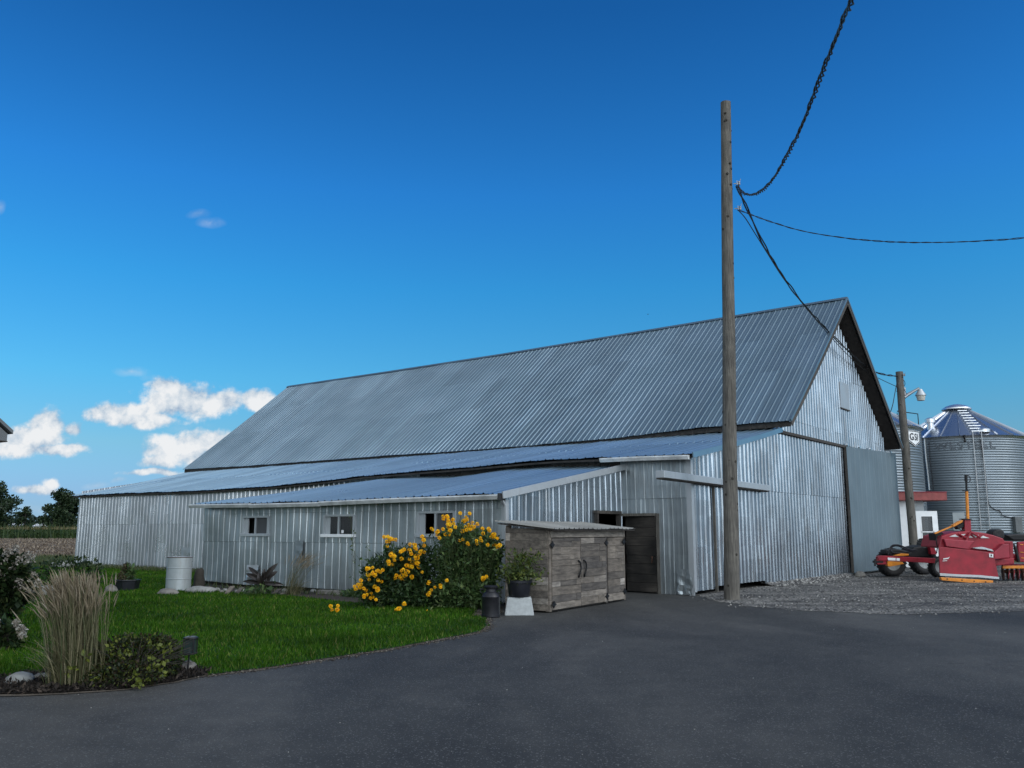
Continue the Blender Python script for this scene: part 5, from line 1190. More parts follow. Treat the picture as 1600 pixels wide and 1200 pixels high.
g = G(173, 925.5); rock("rock", "tan rock lying at the left foot of the black planter tub", (g[0], g[1], 0.05), (0.17, 0.12, 0.15), M["stone"], 5.5)
g = G(262, 929); rock("rock", "brown flat rock in the grass in front of the steel drum", (g[0], g[1], 0.03), (0.28, 0.14, 0.12), M["stone"], 8.1)
g = G(312, 927); rock("rock", "long pale slab of stone right of the steel drum", (g[0] - .05, g[1] + .2, 0.05), (0.42, 0.16, 0.12), M["whitestone"], 11.7)
sp_ = [(322, 923, .09), (328, 926, .08), (334, 925, .09), (341, 928, .07), (318, 927, .06), (347, 925, .07), (352, 929, .06), (366, 928, .08), (374, 926, .09), (384, 930, .07), (430, 929, .08), (441, 927, .10), (452, 930, .07), (486, 927, .09), (500, 929, .07)]
for i, (x, y, r) in enumerate(sp_):
    g = G(x, y); rock("loose_stone", "small loose stone lying in the bare bed along the shed foot", (g[0], g[1] + 0.25, 0.03), (r, r * 0.8, r * 0.8), M["whitestone"] if i % 3 else M["stone"], i * 1.9, "loose stones in the bed under the shed wall", 2)
for i, (x0, y0, x1, y1, lb) in enumerate([(350, 930, 360, 917, "grey board propped against the shed foot under the left window"), (366, 929, 375, 919, "second grey board propped beside the one under the left window"), (424, 930, 434, 921, "grey board propped right of the dark leaved plant"), (436, 931, 447, 924, "flat weathered board lying by the dry grass clump")]):
    a = G(x0, y0) + UP * 0.02; b = D(x1, y1, a[1] + 0.45); mb = MB(); s = np.array([0.10, 0.05, 0]); mb.box(a, s, b - a, np.array([0, -0.012, 0.022]))
    tag(mb.build("board", M["pallet"], None, base=a), lb, "board", "boards propped along the shed foot")
mb = MB(); a = G(495, 929); mb.box(a + UP * 0.0, (1.05, -0.62, 0), (0.1, 0.16, 0), UP * 0.12); tag(mb.build("kerb_stone", M["stone"], None, base=a, bevel=0.02), "long grey kerb stone lying under the middle shed window", "kerb stone")

# ------------------------------------------------------------------ wooden cabinet
cab = thing("wooden_cabinet", "low shed cabinet clad in weathered pallet boards with a sheet metal lid", "cabinet", W(0.3, -4.3, 0))
ang = math.atan2(0.42, 3.68); u = math.cos(ang) * E2 + math.sin(ang) * E1; v_ = -math.sin(ang) * E2 + math.cos(ang) * E1  # u along the front, v_ into the depth
Fc = W(0.12, -6.14, 0); LEN, DEP, HF, HB = 3.70, 1.02, 1.63, 1.72
def cb(x, y, z): return Fc + u * x + v_ * y + UP * z
mb = MB()
for x, y, h in ((0, 0, HF), (LEN - 0.09, 0, HF), (0, DEP - 0.09, HB), (LEN - 0.09, DEP - 0.09, HB), (2.62, 0.0, HF)):
    mb.box(cb(x, y, 0.02), u * 0.09, v_ * 0.09, UP * (h - 0.02))
mb.build("frame", M["pallet"], cab)
def boards(x0, x1, z0, z1, depth0, seed, name, face="front", rowh=0.14):
    rnd = random.Random(seed); mb = MB(); z = z0; r = 0
    while z < z1 - 0.03:
        h = min(rowh * rnd.uniform(0.75, 1.2), z1 - z)
        if z1 - z - h < 0.05: h = z1 - z
        xs = [x0]
        if rnd.random() < 0.6: xs.append(x0 + (x1 - x0) * rnd.uniform(0.25, 0.8))
        if rnd.random() < 0.2: xs.append(x0 + (x1 - x0) * rnd.uniform(0.82, 0.9))
        xs.append(x1)
        xs = sorted(xs)
        for a, b in zip(xs[:-1], xs[1:]):
            th = rnd.uniform(0.012, 0.024); tw = rnd.uniform(-0.006, 0.006)
            if face == "front": mb.box(cb(a + 0.002, depth0, z + 0.002), u * (b - a - 0.005) + UP * tw, -v_ * th, UP * (h - 0.006))
            elif face == "left": mb.box(cb(depth0, a + 0.002, z + 0.002), v_ * (b - a - 0.005) + UP * tw, -u * th, UP * (h - 0.006))
            else: mb.box(cb(depth0, a + 0.002, z + 0.002), v_ * (b - a - 0.005) + UP * tw, u * th, UP * (h - 0.006))
        z += h
    return mb
boards(0.03, DEP, 0.04, 1.66, 0.0, 3, "side", "left").build("side_panel", M["pallet"], cab)
boards(0.03, DEP, 0.04, 1.66, LEN, 4, "side", "right").build("side_panel", M["pallet"], cab)
d1 = boards(0.09, 1.36, 0.05, 1.46, 0.0, 11, "door").build("door", M["pallet"], cab)
d2 = boards(1.375, 2.62, 0.05, 1.46, 0.0, 15, "door").build("door", M["pallet"], cab)
boards(2.72, LEN - 0.09, 0.05, 1.46, 0.0, 22, "door").build("front_panel", M["pallet"], cab)
mb = MB(); mb.box(cb(0.04, -0.02, 1.475), u * (LEN - 0.06), v_ * 0.03, UP * 0.14); mb.build("lintel", M["pallet"], cab)
mb = MB(); mb.box(cb(0.02, 0.03, 0.02), u * (LEN - 0.04), v_ * 0.02, UP * 1.6); mb.box(cb(0.03, 0.05, 0.02), u * 0.02, v_ * (DEP - 0.06), UP * 1.6); mb.box(cb(0.02, DEP - 0.02, 0.02), u * (LEN - 0.04), v_ * 0.02, UP * 1.6); mb.build("lining", M["soffit"], cab)
def cab_roof(s, t):
    return cb(-0.12 + (LEN + 0.42) * s / 4.12, -0.18 + (DEP + 0.38) * t, HF + 0.02 + (HB - HF + 0.07) * t)
nc_ = np.cross(u, cab_roof(0, 1) - cab_roof(0, 0)); nc_ /= np.linalg.norm(nc_); nc_ = nc_ if nc_[2] > 0 else -nc_
M["cabroof"] = galv("cabinet_lid", (0.24, 0.235, 0.215), (0.36, 0.35, 0.32), 0.3, 0.4, 0.6, (0.22, 0.2, 0.17), 0.4)
sheet(MB(), 0, 4.12, lin(0, 1, 3), cab_roof, nc_, period=0.22, h=0.022, rw=0.035, wob=0.012, sd=71).build("lid", M["cabroof"], cab)
mb = MB(); mb.box(cb(-0.1, -0.16, HF - 0.015), u * (LEN + 0.36), v_ * (DEP + 0.3) + UP * 0.13, UP * 0.02); mb.build("lid_board", M["soffit"], cab)
for x, d in ((1.24, d1), (1.50, d2)):
    mb = MB(); mb.tube(spline([cb(x - .03, -0.03, 0.99), cb(x + .02, -0.055, 0.95), cb(x + .045, -0.06, 0.85), cb(x + .02, -0.06, 0.76), cb(x - .02, -0.055, 0.70), cb(x, -0.03, 0.64)], 4), 0.018, 6); mb.build("handle", M["iron"], d)
for x, z, d in ((0.07, 1.33, d1), (0.12, 0.16, d1), (2.62, 1.34, d2), (2.62, 0.17, d2), (3.58, 1.36, cab), (3.58, 0.22, cab)):
    mb = MB(); k = 0.075; mb.prism([cb(x - k, -0.03, z), cb(x, -0.03, z + k), cb(x + k, -0.03, z), cb(x, -0.03, z - k)], -v_ * 0.012)
    mb.prism([cb(x - .1, -0.028, z - .012), cb(x + .1, -0.028, z - .012), cb(x + .1, -0.028, z + .012), cb(x - .1, -0.028, z + .012)], -v_ * 0.012); mb.build("hinge", M["iron"], d)

# ------------------------------------------------------------------ flowering shrubs
def flower_mesh():
    r = random.Random(5); V = []; Q = []
    n = 46
    for i in range(n):
        z = 1 - 1.55 * i / (n - 1); a = i * 2.39996; s = math.sqrt(max(0, 1 - z * z)); d = Vector((s * math.cos(a), s * math.sin(a), z)).normalized()
        t = d.cross(Vector((0, 0, 1)));  t = t.normalized() if t.length > 0.01 else Vector((1, 0, 0)); b = t.cross(d)
        L_ = 0.021 * r.uniform(0.85, 1.2); w = 0.0135; o = d * 0.018; up_ = (d + b * -0.25).normalized()
        o_ = len(V); V += [o - t * w * 0.5, o + t * w * 0.5, o + up_ * L_ * 0.7 + t * w, o + up_ * L_ * 1.1, o + up_ * L_ * 0.7 - t * w]; Q.append((o_, o_ + 1, o_ + 2, o_ + 3, o_ + 4))
    me = bpy.data.meshes.new("flower_head"); me.from_pydata([tuple(v) for v in V], [], Q); me.materials.append(M["petal"]); return me
FM = flower_mesh()
def flowering(name, label, base, blobs, clusters, Y, leafm, lsize, sway, seed, cat="shrub", nstem=70):
    base = np.array(base, float); t = thing(name, label, cat, base, None)
    P = []; O = []
    for (x, y, rx, ry, dY, n) in blobs:
        c = D(x, y, Y + dY); k = (Y + dY) / F
        p, d = ellip(n, c, (rx * k, max(rx, ry) * k * 0.75, ry * k), 0.25); P.append(p); O.append(d * 0.5)
    P = np.concatenate(P); O = np.concatenate(O); ok = P[:, 2] > 0.03; P, O = P[ok], O[ok]
    V, Q = leaf_quads(P, lsize, 0.42, 0.2, O); rawmesh("foliage", V, Q, leafm, t)
    mb = MB(); pts = []
    rr = random.Random(seed)
    for (x, y, r, n) in clusters:
        for i in range(n):
            px, py = x + rr.gauss(0, r * 0.5), y + rr.gauss(0, r * 0.5); pts.append(D(px, py, Y - 0.5 + rr.uniform(-0.3, 0.25)))
    for p in pts[::2]:
        f = np.array([base[0] + (p[0] - base[0]) * rr.uniform(0.3, 0.7), base[1] + rr.uniform(-0.2, 0.3), 0.0]); m = (f * 0.4 + p * 0.6) + np.array([rr.gauss(0, 0.05), 0, 0.05]); mb.tube(spline([f, m, p], 5), 0.006, 4)
    for i in range(nstem):
        p = P[rr.randrange(len(P))]; f = np.array([base[0] + (p[0] - base[0]) * rr.uniform(0.4, 0.9), p[1] * 0.5 + base[1] * 0.5, 0.0]); mb.tube([f, (f + p) / 2 + np.array([0.02, 0, 0.03]), p], 0.006, 4)
    mb.build("stems", M["stem"], t)
    LV = []
    for p in pts:
        LV.append(np.array(p) - UP * rr.uniform(0.05, 0.25) + np.array([rr.gauss(0, .05), rr.gauss(0, .05), 0]))
        LV.append(np.array(p) - UP * rr.uniform(0.08, 0.4) + np.array([rr.gauss(0, .06), rr.gauss(0, .06), 0])); LV.append(np.array(p) - UP * rr.uniform(0.15, 0.5) + np.array([rr.gauss(0, .08), rr.gauss(0, .06), 0]))
    V, Q = leaf_quads(np.array(LV), lsize, 0.4, 0.3); rawmesh("flower_leaves", V, Q, leafm, t)
    for p in pts:
        o = bpy.data.objects.new("flower_head", FM); COL.objects.link(o); o.parent = t; o.location = tuple(np.array(p) - base)
        o.rotation_euler = (rr.uniform(0.2, 1.2), rr.uniform(-0.5, 0.5), rr.uniform(-1.2, 1.2)); s = rr.uniform(0.8, 1.2); o.scale = (s, s, s)
    return t, len(pts)
cl1 = [(604, 842, 7, 6), (614, 842, 5, 4), (661, 845, 6, 4), (650, 853, 5, 3), (630, 864, 11, 8), (612, 868, 7, 6), (613, 878, 9, 8), (655, 862, 12, 11), (650, 875, 13, 11), (640, 884, 11, 8), (627, 898, 9, 9), (632, 897, 7, 4), (643, 902, 4, 2), (660, 893, 3, 1), (580, 893, 9, 6), (594, 889, 8, 4), (579, 905, 9, 5), (585, 916, 9, 6), (564, 914, 6, 4), (557, 919, 5, 3), (575, 928, 10, 6), (598, 909, 3, 1), (587, 936, 3, 1), (570, 934, 3, 2)]
bl1 = [(600, 900, 34, 34, 0, 2100), (640, 905, 40, 46, 0.1, 3000), (625, 930, 45, 26, 0, 2300), (580, 925, 22, 22, -0.1, 800), (660, 880, 24, 30, 0.1, 1000), (655, 935, 40, 24, 0, 1900), (610, 868, 9, 16, 0, 160), (632, 872, 16, 20, 0, 400)]
fb1, n1 = flowering("flowering_shrub", "wide low dark green shrub covered in yellow pompom flowers on the lawn edge", G(622, 950) + np.array([0, 0.5, 0]), bl1, cl1, 19.0, M["bushleaf"], 0.085, 0, 3)
cl2 = [(699, 817, 11, 9), (695, 811, 8, 4), (706, 822, 8, 5), (700, 830, 8, 5), (685, 838, 6, 4), (677, 824, 3, 2), (727, 812, 8, 5), (718, 802, 2, 1), (734, 803, 3, 2), (735, 822, 10, 6), (728, 820, 8, 5), (742, 823, 5, 2), (757, 830, 6, 4), (765, 836, 6, 5), (770, 841, 6, 4), (748, 844, 6, 4), (720, 843, 3, 2), (730, 850, 3, 2), (766, 851, 3, 2), (773, 852, 4, 2), (780, 853, 4, 4), (755, 905, 3, 3), (760, 899, 2, 1), (670, 914, 3, 2), (672, 923, 4, 2), (681, 919, 3, 1), (688, 917, 5, 3), (699, 906, 2, 1), (669, 930, 4, 2), (668, 955, 2, 1)]
bl2 = [(715, 845, 26, 24, 0, 1300), (745, 850, 26, 22, 0.1, 1000), (725, 885, 42, 44, 0, 3300), (760, 880, 20, 40, 0.1, 1000), (735, 925, 46, 32, -0.1, 2700), (705, 925, 30, 30, 0, 1400), (700, 870, 20, 30, 0, 800), (775, 862, 10, 24, 0, 220)]
fb2, n2 = flowering("flowering_shrub", "tall leafy green shrub with yellow pompom flowers at its top before the right shed window", G(735, 955) + np.array([0, 0.6, 0]), bl2, cl2, 18.9, M["bushleaf2"], 0.10, 0, 4)
g = G(521, 956)
fb3, n3 = flowering("flower", "tiny clump of four yellow flowers growing alone out of the lawn", g, [(522, 953, 5, 3, 0, 26)], [(516.5, 947, .2, 1), (528, 946.5, .2, 1), (518.5, 953, .3, 1), (527, 953, .3, 1)], g[1], M["bushleaf2"], 0.05, 0, 8, "flower", 3)
g = G(626, 953)
fb4, n4 = flowering("flower", "small stray clump of orange yellow flowers at the foot of the wide shrub", g, [(628, 951, 7, 4, 0, 40)], [(624, 951, 3, 3), (632, 944, 3, 3), (621, 953, 2, 1)], g[1] - 0.1, M["bushleaf"], 0.06, 0, 9, "flower", 3)
# tall thin weeds with sparse leaves
def weed(name, label, stems, Y, leafm, ls=0.05, per=12, seed=1, group=None):
    rr = random.Random(seed); b0 = D(*stems[0][0], Y); b0[2] = 0; t = thing(name, label, "plant", b0); mb = MB(); P = []
    for px in stems:
        pts = [D(x, y, Y + rr.uniform(-.1, .1)) for x, y in px]; pts[0][2] = max(0, pts[0][2] * 0); sp = spline(pts, 6); mb.tube(sp, [0.007 - 0.005 * i / len(sp) for i in range(len(sp))], 4)
        for i in range(per): q = sp[rr.randrange(len(sp) // 4, len(sp))]; P.append(q + np.array([rr.gauss(0, .02), rr.gauss(0, .02), 0]))
    mb.build("stems", M["stem"], t); V, Q = leaf_quads(np.array(P), ls, 0.5, 0.3); rawmesh("leaves", V, Q, leafm, t); return t
weed("tall_weed", "thin tall weed with sparse grey green leaves against the shed wall left of the flowers", [[(570, 932), (567, 900), (562, 875), (545, 855)], [(572, 932), (572, 900), (575, 870), (574, 850)], [(566, 932), (563, 905), (560, 890)], [(574, 932), (578, 905), (579, 870)], [(560, 932), (558, 912), (548, 900)]], 20.8, M["bushleaf2"], 0.06, 14, 2)
weed("tall_weed", "wiry climbing weed reaching past the middle window up to the gutter", [[(556, 936), (553, 880), (550, 840), (548, 810), (546, 795)], [(554, 936), (556, 890), (552, 850), (554, 825)]], 21.2, M["potleaf"], 0.055, 18, 3)
for (x, y, rx, ry, n, lb) in [(560, 930, 16, 8, 260, "low leafy green weed at the left foot of the wide flowering shrub"), (543, 929, 10, 5, 120, "small flat weed in the bed under the middle window")]:
    g = G(x, y + 5); k = g[1] / F; p, d = ellip(n, (g[0], g[1] + .2, ry * k * 0.8), (rx * k, 0.25, ry * k), 0.3); p[:, 2] = np.abs(p[:, 2]); V, Q = leaf_quads(p, 0.09, 0.5, 0.4, d * 0.5); tag(rawmesh("low_weed", V, Q, M["bushleaf2"], None, g), lb, "plant")
# canna with broad dark leaves
def blade_leaf(mb, base, tip, w, bow=0.06, n=7, nrm=None):
    base, tip = np.array(base, float), np.array(tip, float); d = tip - base; s = np.cross(d, np.array([0.1, -1, 0.15])); s /= np.linalg.norm(s); nn = np.cross(s, d); nn /= np.linalg.norm(nn); v = []
    for i in range(n + 1):
        k = i / n; wi = w * math.sin(PI * min(1, 0.06 + k * 0.94)) ** 0.7 * (1 - 0.25 * k); p = base + d * k + nn * bow * math.sin(PI * k) - UP * 0.10 * k * k * np.linalg.norm(d)
        v += [p - s * wi / 2 + nn * wi * 0.16, p, p + s * wi / 2 + nn * wi * 0.16]
    mb.add(v, [(3 * i + j, 3 * i + j + 1, 3 * i + j + 4, 3 * i + j + 3) for i in range(n) for j in range(2)])
gc2 = G(408, 931); YC = gc2[1] + 0.15; can2 = thing("canna", "canna with a few broad dark bronze leaves against the shed wall", "plant", (gc2[0], YC, 0))
mb = MB()
for x, y, dy in [(412, 890, 0), (406, 889, .05), (414, 893, -.05)]: mb.tube([D(410, 926, YC), D((410 + x) / 2, 908, YC + dy), D(x, y, YC + dy)], [0.02, 0.017, 0.012], 6)
mb.build("stems", M["canna"], can2)
for (x0, y0, x1, y1, w) in [(410, 906, 388, 882, .13), (409, 908, 384, 893, .15), (411, 912, 379, 905, .13), (413, 904, 435, 876, .15), (414, 907, 434, 890, .15), (414, 912, 444, 911, .13), (409, 914, 404, 892, .16), (412, 905, 414, 886, .12), (413, 916, 424, 899, .13)]:
    mb = MB(); blade_leaf(mb, D(x0, y0, YC + random.uniform(-.08, .08)), D(x1, y1, YC + random.uniform(-.2, .2)), w); mb.build("leaf", M["canna"], can2)
p = np.array([D(408, 922, YC - 0.1) + RNG.normal(size=3) * np.array([0.18, 0.1, 0.07]) for _ in range(70)]); p[:, 2] = np.abs(p[:, 2]); V, Q = leaf_quads(p, 0.15, 0.5, 0.3); rawmesh("low_leaves", V, Q, M["bushleaf2"], can2)
p = np.array([G(392, 931) + np.array([0, .1, .08]) + RNG.normal(size=3) * np.array([0.16, 0.1, 0.06]) for _ in range(130)]); p[:, 2] = np.abs(p[:, 2]); V, Q = leaf_quads(p, 0.09, 0.4, 0.4); tag(rawmesh("low_weed", V, Q, M["bushleaf2"], None, G(392, 931)), "scruffy low green weed at the left foot of the dark canna", "plant")
# feather reed grasses
def reeds(name, label, c, n, spread, height, tipbias, plume_n, seed, tipspread=0.35, plume=0.22, basel=400):
    c = np.array(c, float); t = thing(name, label, "ornamental grass", c); rg = np.random.default_rng(seed)
    V = []; T = []; PV = []; PT = []
    for i in range(n + basel):
        low = i >= n
        b = c + np.array([rg.normal() * spread, rg.normal() * spread * 0.6, 0]); h = height * rg.uniform(0.72, 1.06) if not low else height * rg.uniform(0.25, 0.62)
        tip = np.array([tipbias[0] + rg.normal() * tipspread, tipbias[1] + rg.normal() * tipspread * 0.7, 0]) * (1.0 if not low else 1.3); side = rg.normal(size=3); side[2] = 0; side /= np.linalg.norm(side)
        w = 0.0035 if not low else 0.006; m = 7; o = len(V)
        droop = rg.uniform(0.0, 0.12) if not low else rg.uniform(0.1, 0.5)
        pts = []
        for k in range(m + 1):
            q = k / m; p = b + UP * h * (q - droop * q ** 3) + tip * q ** 2.0 * (1 if not low else 1.2) + (b - c) * 0.35 * q; pts.append(p); ww = w * (1 - 0.6 * q); V += [p - side * ww, p + side * ww]
        for k in range(m): T.append((o + 2 * k, o + 2 * k + 1, o + 2 * k + 3, o + 2 * k + 2))
        if not low and i < plume_n:
            e = pts[-1]; d = (pts[-1] - pts[-2]); d /= np.linalg.norm(d); L_ = plume * rg.uniform(0.7, 1.25); o = len(PV)
            dro = np.array([tip[0] * 0.15 + rg.normal() * 0.03, rg.normal() * 0.03, -0.02])
            for k in range(7):
                q = k / 6; p = e - d * L_ * 0.35 + d * L_ * q + dro * q * q; ww = 0.0062 * math.sin(PI * min(0.97, 0.08 + q)) ** 0.8
                s2 = np.cross(d, side); PV += [p - side * ww, p + side * ww, p - s2 * ww, p + s2 * ww]
            for k in range(6):
                PT.append((o + 4 * k, o + 4 * k + 1, o + 4 * k + 5, o + 4 * k + 4)); PT.append((o + 4 * k + 2, o + 4 * k + 3, o + 4 * k + 7, o + 4 * k + 6))
    rawmesh("blades", V, T, M["reed"], t); rawmesh("plumes", PV, PT, M["plume"], t); return t
gO = G(116, 1071); gO[2] = 0.01
reeds("feather_grass", "big clump of tan feather reed grass at the left front corner of the lawn", gO, 900, 0.105, 1.08, (-0.10, 0.0), 620, 21, 0.08, 0.19, 420)
gO2 = G(452, 931); gO2[1] += 0.2
reeds("feather_grass", "thin dry clump of reed grass leaning right against the shed wall", gO2, 120, 0.10, 1.0, (0.28, 0.05), 90, 22, 0.13, 0.26, 120)

# low mounded shrub, lamp, boulders at the front
gS = G(188, 1076); shr = thing("low_shrub", "dark mounded shrub with golden green tips in the mulch bed", "shrub", (gS[0], gS[1] + 0.35, 0))
P = []; O = []
def blob(px, py, rx, ry, Y, n):
    c = D(px, py, Y); k = Y / F; p, d = ellip(n, c, (rx * k, rx * k * 0.75, ry * k), 0.45); ok = p[:, 2] > 0.02; P.append(p[ok]); O.append(d[ok] * 0.9)
for b in [(160, 1040, 46, 34, 9.8, 2600), (205, 1030, 55, 38, 9.9, 3600), (245, 1030, 38, 36, 10.0, 2600), (190, 1058, 62, 24, 9.6, 3000), (130, 1055, 30, 22, 9.6, 600), (225, 1012, 40, 18, 10, 700), (262, 1035, 18, 24, 10, 350)]: blob(*b)
V, Q = leaf_quads(np.concatenate(P), 0.032, 0.6, 0.2, np.concatenate(O)); rawmesh("foliage", V, Q, M["shrubleaf"], shr)
P = []; O = []
for b in [(215, 1068, 5, 4, 9.25, 24), (212, 1058, 5, 4, 9.3, 20), (226, 1066, 5, 3, 9.25, 18), (240, 1010, 8, 3, 9.6, 26), (262, 1012, 6, 4, 9.7, 22), (238, 1042, 5, 3, 9.35, 16), (182, 1023, 5, 3, 9.4, 16), (202, 1017, 6, 3, 9.5, 14), (174, 1012, 4, 3, 9.5, 12), (255, 1030, 5, 3, 9.5, 12), (110, 1048, 8, 6, 9.3, 20), (134, 1026, 5, 4, 9.4, 12), (250, 1052, 5, 4, 9.4, 14), (230, 1028, 5, 4, 9.4, 10)]: blob(*b)
for p, d in zip(P, O):
    V, Q = leaf_quads(p, 0.042, 0.6, 0.3, d); rawmesh("golden_tip", V, Q, M["goldleaf"], shr)
mb = MB(); b0 = np.array([gS[0], gS[1] + .35, 0]); rr = random.Random(3)
for i in range(60): e = b0 + np.array([rr.uniform(-.55, .62), rr.uniform(-.3, .3), rr.uniform(.15, .5)]); mb.tube([b0 + np.array([rr.uniform(-.3, .3), rr.uniform(-.1, .1), 0]), (b0 + e) / 2 + UP * .08, e], [0.007, 0.005, 0.003], 4)
mb.build("branches", M["bark"], shr)
gL = G(293, 1049); gL[2] = 0.0; k = gL[1] / F; lam = thing("path_lamp", "small black solar path lamp on a stake at the lawn edge", "garden lamp", gL)
tpx = lambda x, y: D(x, y, gL[1])
mb = MB(); mb.tube([gL, tpx(295.8, 1021.5)], 0.011, 8); mb.build("stake", M["black"], lam)
z0 = tpx(296, 1022)[2]; z1 = tpx(297, 998)[2]; cx, cy = tpx(297.2, 1010)[0], gL[1]; M["lampglass"] = glassmat("lamp_glass", (0.03, 0.045, 0.045), 0.3, 0.8)
mb = MB(); w = 0.058
for sx_ in (-1, 1):
    for sy_ in (-1, 1): mb.box((cx + sx_ * w - .006, cy + sy_ * w - .006, z0 + .012), (.012, 0, 0), (0, .012, 0), UP * (z1 - z0 - .012))
mb.box((cx - w - .01, cy - w - .01, z0), (2 * w + .02, 0, 0), (0, 2 * w + .02, 0), UP * 0.012); mb.build("cage", M["black"], lam)
mb = MB(); mb.box((cx - w + .008, cy - w + .008, z0 + .013), (2 * w - .016, 0, 0), (0, 2 * w - .016, 0), UP * (z1 - z0 - .014)); mb.build("glass", M["lampglass"], lam)
mb = MB(); mb.box((cx - .006, cy - .006, z0 + .014), (.012, 0, 0), (0, .012, 0), UP * .05); mb.build("led", M["white"], lam)
c8 = .07; mb = MB(); mb.prism([(cx + c8 * sx_, cy + c8 * sy_, z1) for sx_, sy_ in ((-1.1, -.6), (-.6, -1.1), (.6, -1.1), (1.1, -.6), (1.1, .6), (.6, 1.1), (-.6, 1.1), (-1.1, .6))], UP * .018); cp = mb.build("cap", M["black"], lam, bevel=0.004)
mb = MB(); mb.box((cx - .05, cy - .05, z1 + .019), (.1, 0, 0), (0, .1, 0), UP * .008); mb.build("solar_panel", M["housegrey"], cp)
g = G(22, 1070); rock("boulder", "smooth pale boulder half sunk in the mulch at the left front", (g[0], g[1] + .1, 0.02), (0.16, 0.13, 0.10), M["whitestone"], 14.3)
g = G(61, 1065); rock("boulder", "dark low stone in the mulch right of the pale boulder", (g[0], g[1] + .1, 0.01), (0.13, 0.1, 0.07), M["stone"], 17.3)
g = G(288, 1050); rock("boulder", "brown stone behind the stake of the path lamp", (g[0] - .0, g[1] + .12, 0.02), (0.09, 0.08, 0.09), M["stone"], 19.3)
# hydrangeas at the left edge
def hydrangea(label, base, blobs, heads, Y, ls=0.09):
    t = thing("hydrangea", label, "hydrangea", base); P = []; O = []; k = Y / F
    for x, y, rx, ry, n in blobs:
        p, d = ellip(n, D(x, y, Y), (rx * k, rx * k * .8, ry * k), 0.3); ok = p[:, 2] > 0.03; P.append(p[ok]); O.append(d[ok])
    P = np.concatenate(P); V, Q = leaf_quads(P, ls, 0.6, 0.2, np.concatenate(O)); rawmesh("foliage", V, Q, M["hydleaf"], t); mb = MB(); rr = random.Random(int(base[0] * 100))
    for i in range(40): p = P[rr.randrange(len(P))]; mb.tube([np.array(base) + np.array([rr.gauss(0, .08), rr.gauss(0, .08), 0]), (np.array(base) + p) / 2 + UP * .1, p], [0.014, 0.01, 0.005], 5)
    mb.build("branches", M["bark"], t)
    for x, y, r in heads:
        c = D(x, y, Y - rr.uniform(0.1, 0.4)); n = 70; h = RNG.random(n); a = RNG.random(n) * 6.28; q = r * k * (1 - 0.75 * h)
        ax = np.array([rr.gauss(0, .5), rr.gauss(0, .4), 1.0]); ax /= np.linalg.norm(ax)
        p = c + np.stack([q * np.cos(a), q * np.sin(a), 0 * h], 1) + ax * (h * r * k * 2.2)[:, None]; V, Q = leaf_quads(p, 0.035, 0.9, 0.2); rawmesh("flower_head", V, Q, M["hydflower"], t)
    return t
bH = G(-22, 985); hydrangea("tall dark hydrangea with creamy flower heads at the left edge of the picture", (D(-20, 985, 14.2)[0], 14.2, 0), [(10, 895, 36, 26, 1300), (-20, 905, 46, 40, 1800), (15, 925, 34, 26, 1100), (-15, 950, 40, 30, 900), (40, 918, 18, 16, 260)],
    [(22, 866, 6), (7, 868, 5), (32, 882, 7), (46, 878, 6), (14, 907, 7), (28, 920, 7), (34, 917, 6), (52, 910, 7), (58, 918, 6), (0, 885, 6), (-20, 870, 7), (50, 926, 5), (3, 900, 5), (38, 872, 5), (20, 890, 5)], 14.2)
hydrangea("low hydrangea with two white flower heads on the lawn at the left edge", (D(2, 1015, 12.3)[0], 12.3, 0), [(10, 992, 22, 18, 420), (-15, 995, 30, 22, 500)], [(27, 980, 4), (35, 990, 5), (36, 996, 4), (-10, 980, 5)], 12.3)
g = G(80, 920); P, d = ellip(1500, (g[0] - .2, g[1] + 1.2, 0.35), (1.1, 0.6, 0.55), 0.3); P[:, 2] = np.abs(P[:, 2]); V, Q = leaf_quads(P, 0.09, 0.55, 0.2, d); tag(rawmesh("low_bush", V, Q, M["hydleaf"], None, (g[0], g[1], 0)), "low dark round bush on the lawn behind the tall feather grass", "bush")
g = G(75, 932); rock("rock", "pale long stone lying behind the tall feather grass beside the dark bush", (g[0], g[1], 0.10), (0.42, 0.2, 0.16), M["whitestone"], 23.1)
g = G(98, 887); rock("rock", "whitish rocks heaped at the far left corner of the barn", (g[0], g[1], 0.1), (0.55, 0.3, 0.2), M["whitestone"], 26.1)

# ------------------------------------------------------------------ distance: corn, trees, woods, white sheds
n = 9000; x = RNG.uniform(-190, 25, n); y = 191 + RNG.random(n) ** 1.6 * 60; P = np.stack([x, y, np.zeros(n)], 1)
V1, T1 = blades(P, 2.4, 0.35, 0.12); P2 = P[RNG.integers(0, n, 12000)] + np.stack([RNG.normal(size=12000) * .3, RNG.normal(size=12000) * .3, RNG.uniform(.3, 1.8, 12000)], 1); V2, T2 = blades(P2, 0.9, 0.28, 1.0)
tag(rawmesh("corn_crop", np.concatenate([V1, V2]), np.concatenate([T1, T2 + len(V1)]), M["corn"]), "dark green standing corn crop beyond the ploughed field", "corn", kind="stuff")
P3 = P + np.array([0, 0, 2.0]); V, T = blades(P3, 0.65, 0.26, 0.3); tag(rawmesh("corn_tassels", V, T, M["tassel"]), "brown tassels over the standing corn crop", "corn", kind="stuff")
struct(rawmesh("corn_field_soil", [(-260, 191, 0.02), (40, 191, 0.02), (40, 262, 0.02), (-260, 262, 0.02)], [(0, 1, 2, 3)], M["soil"]))
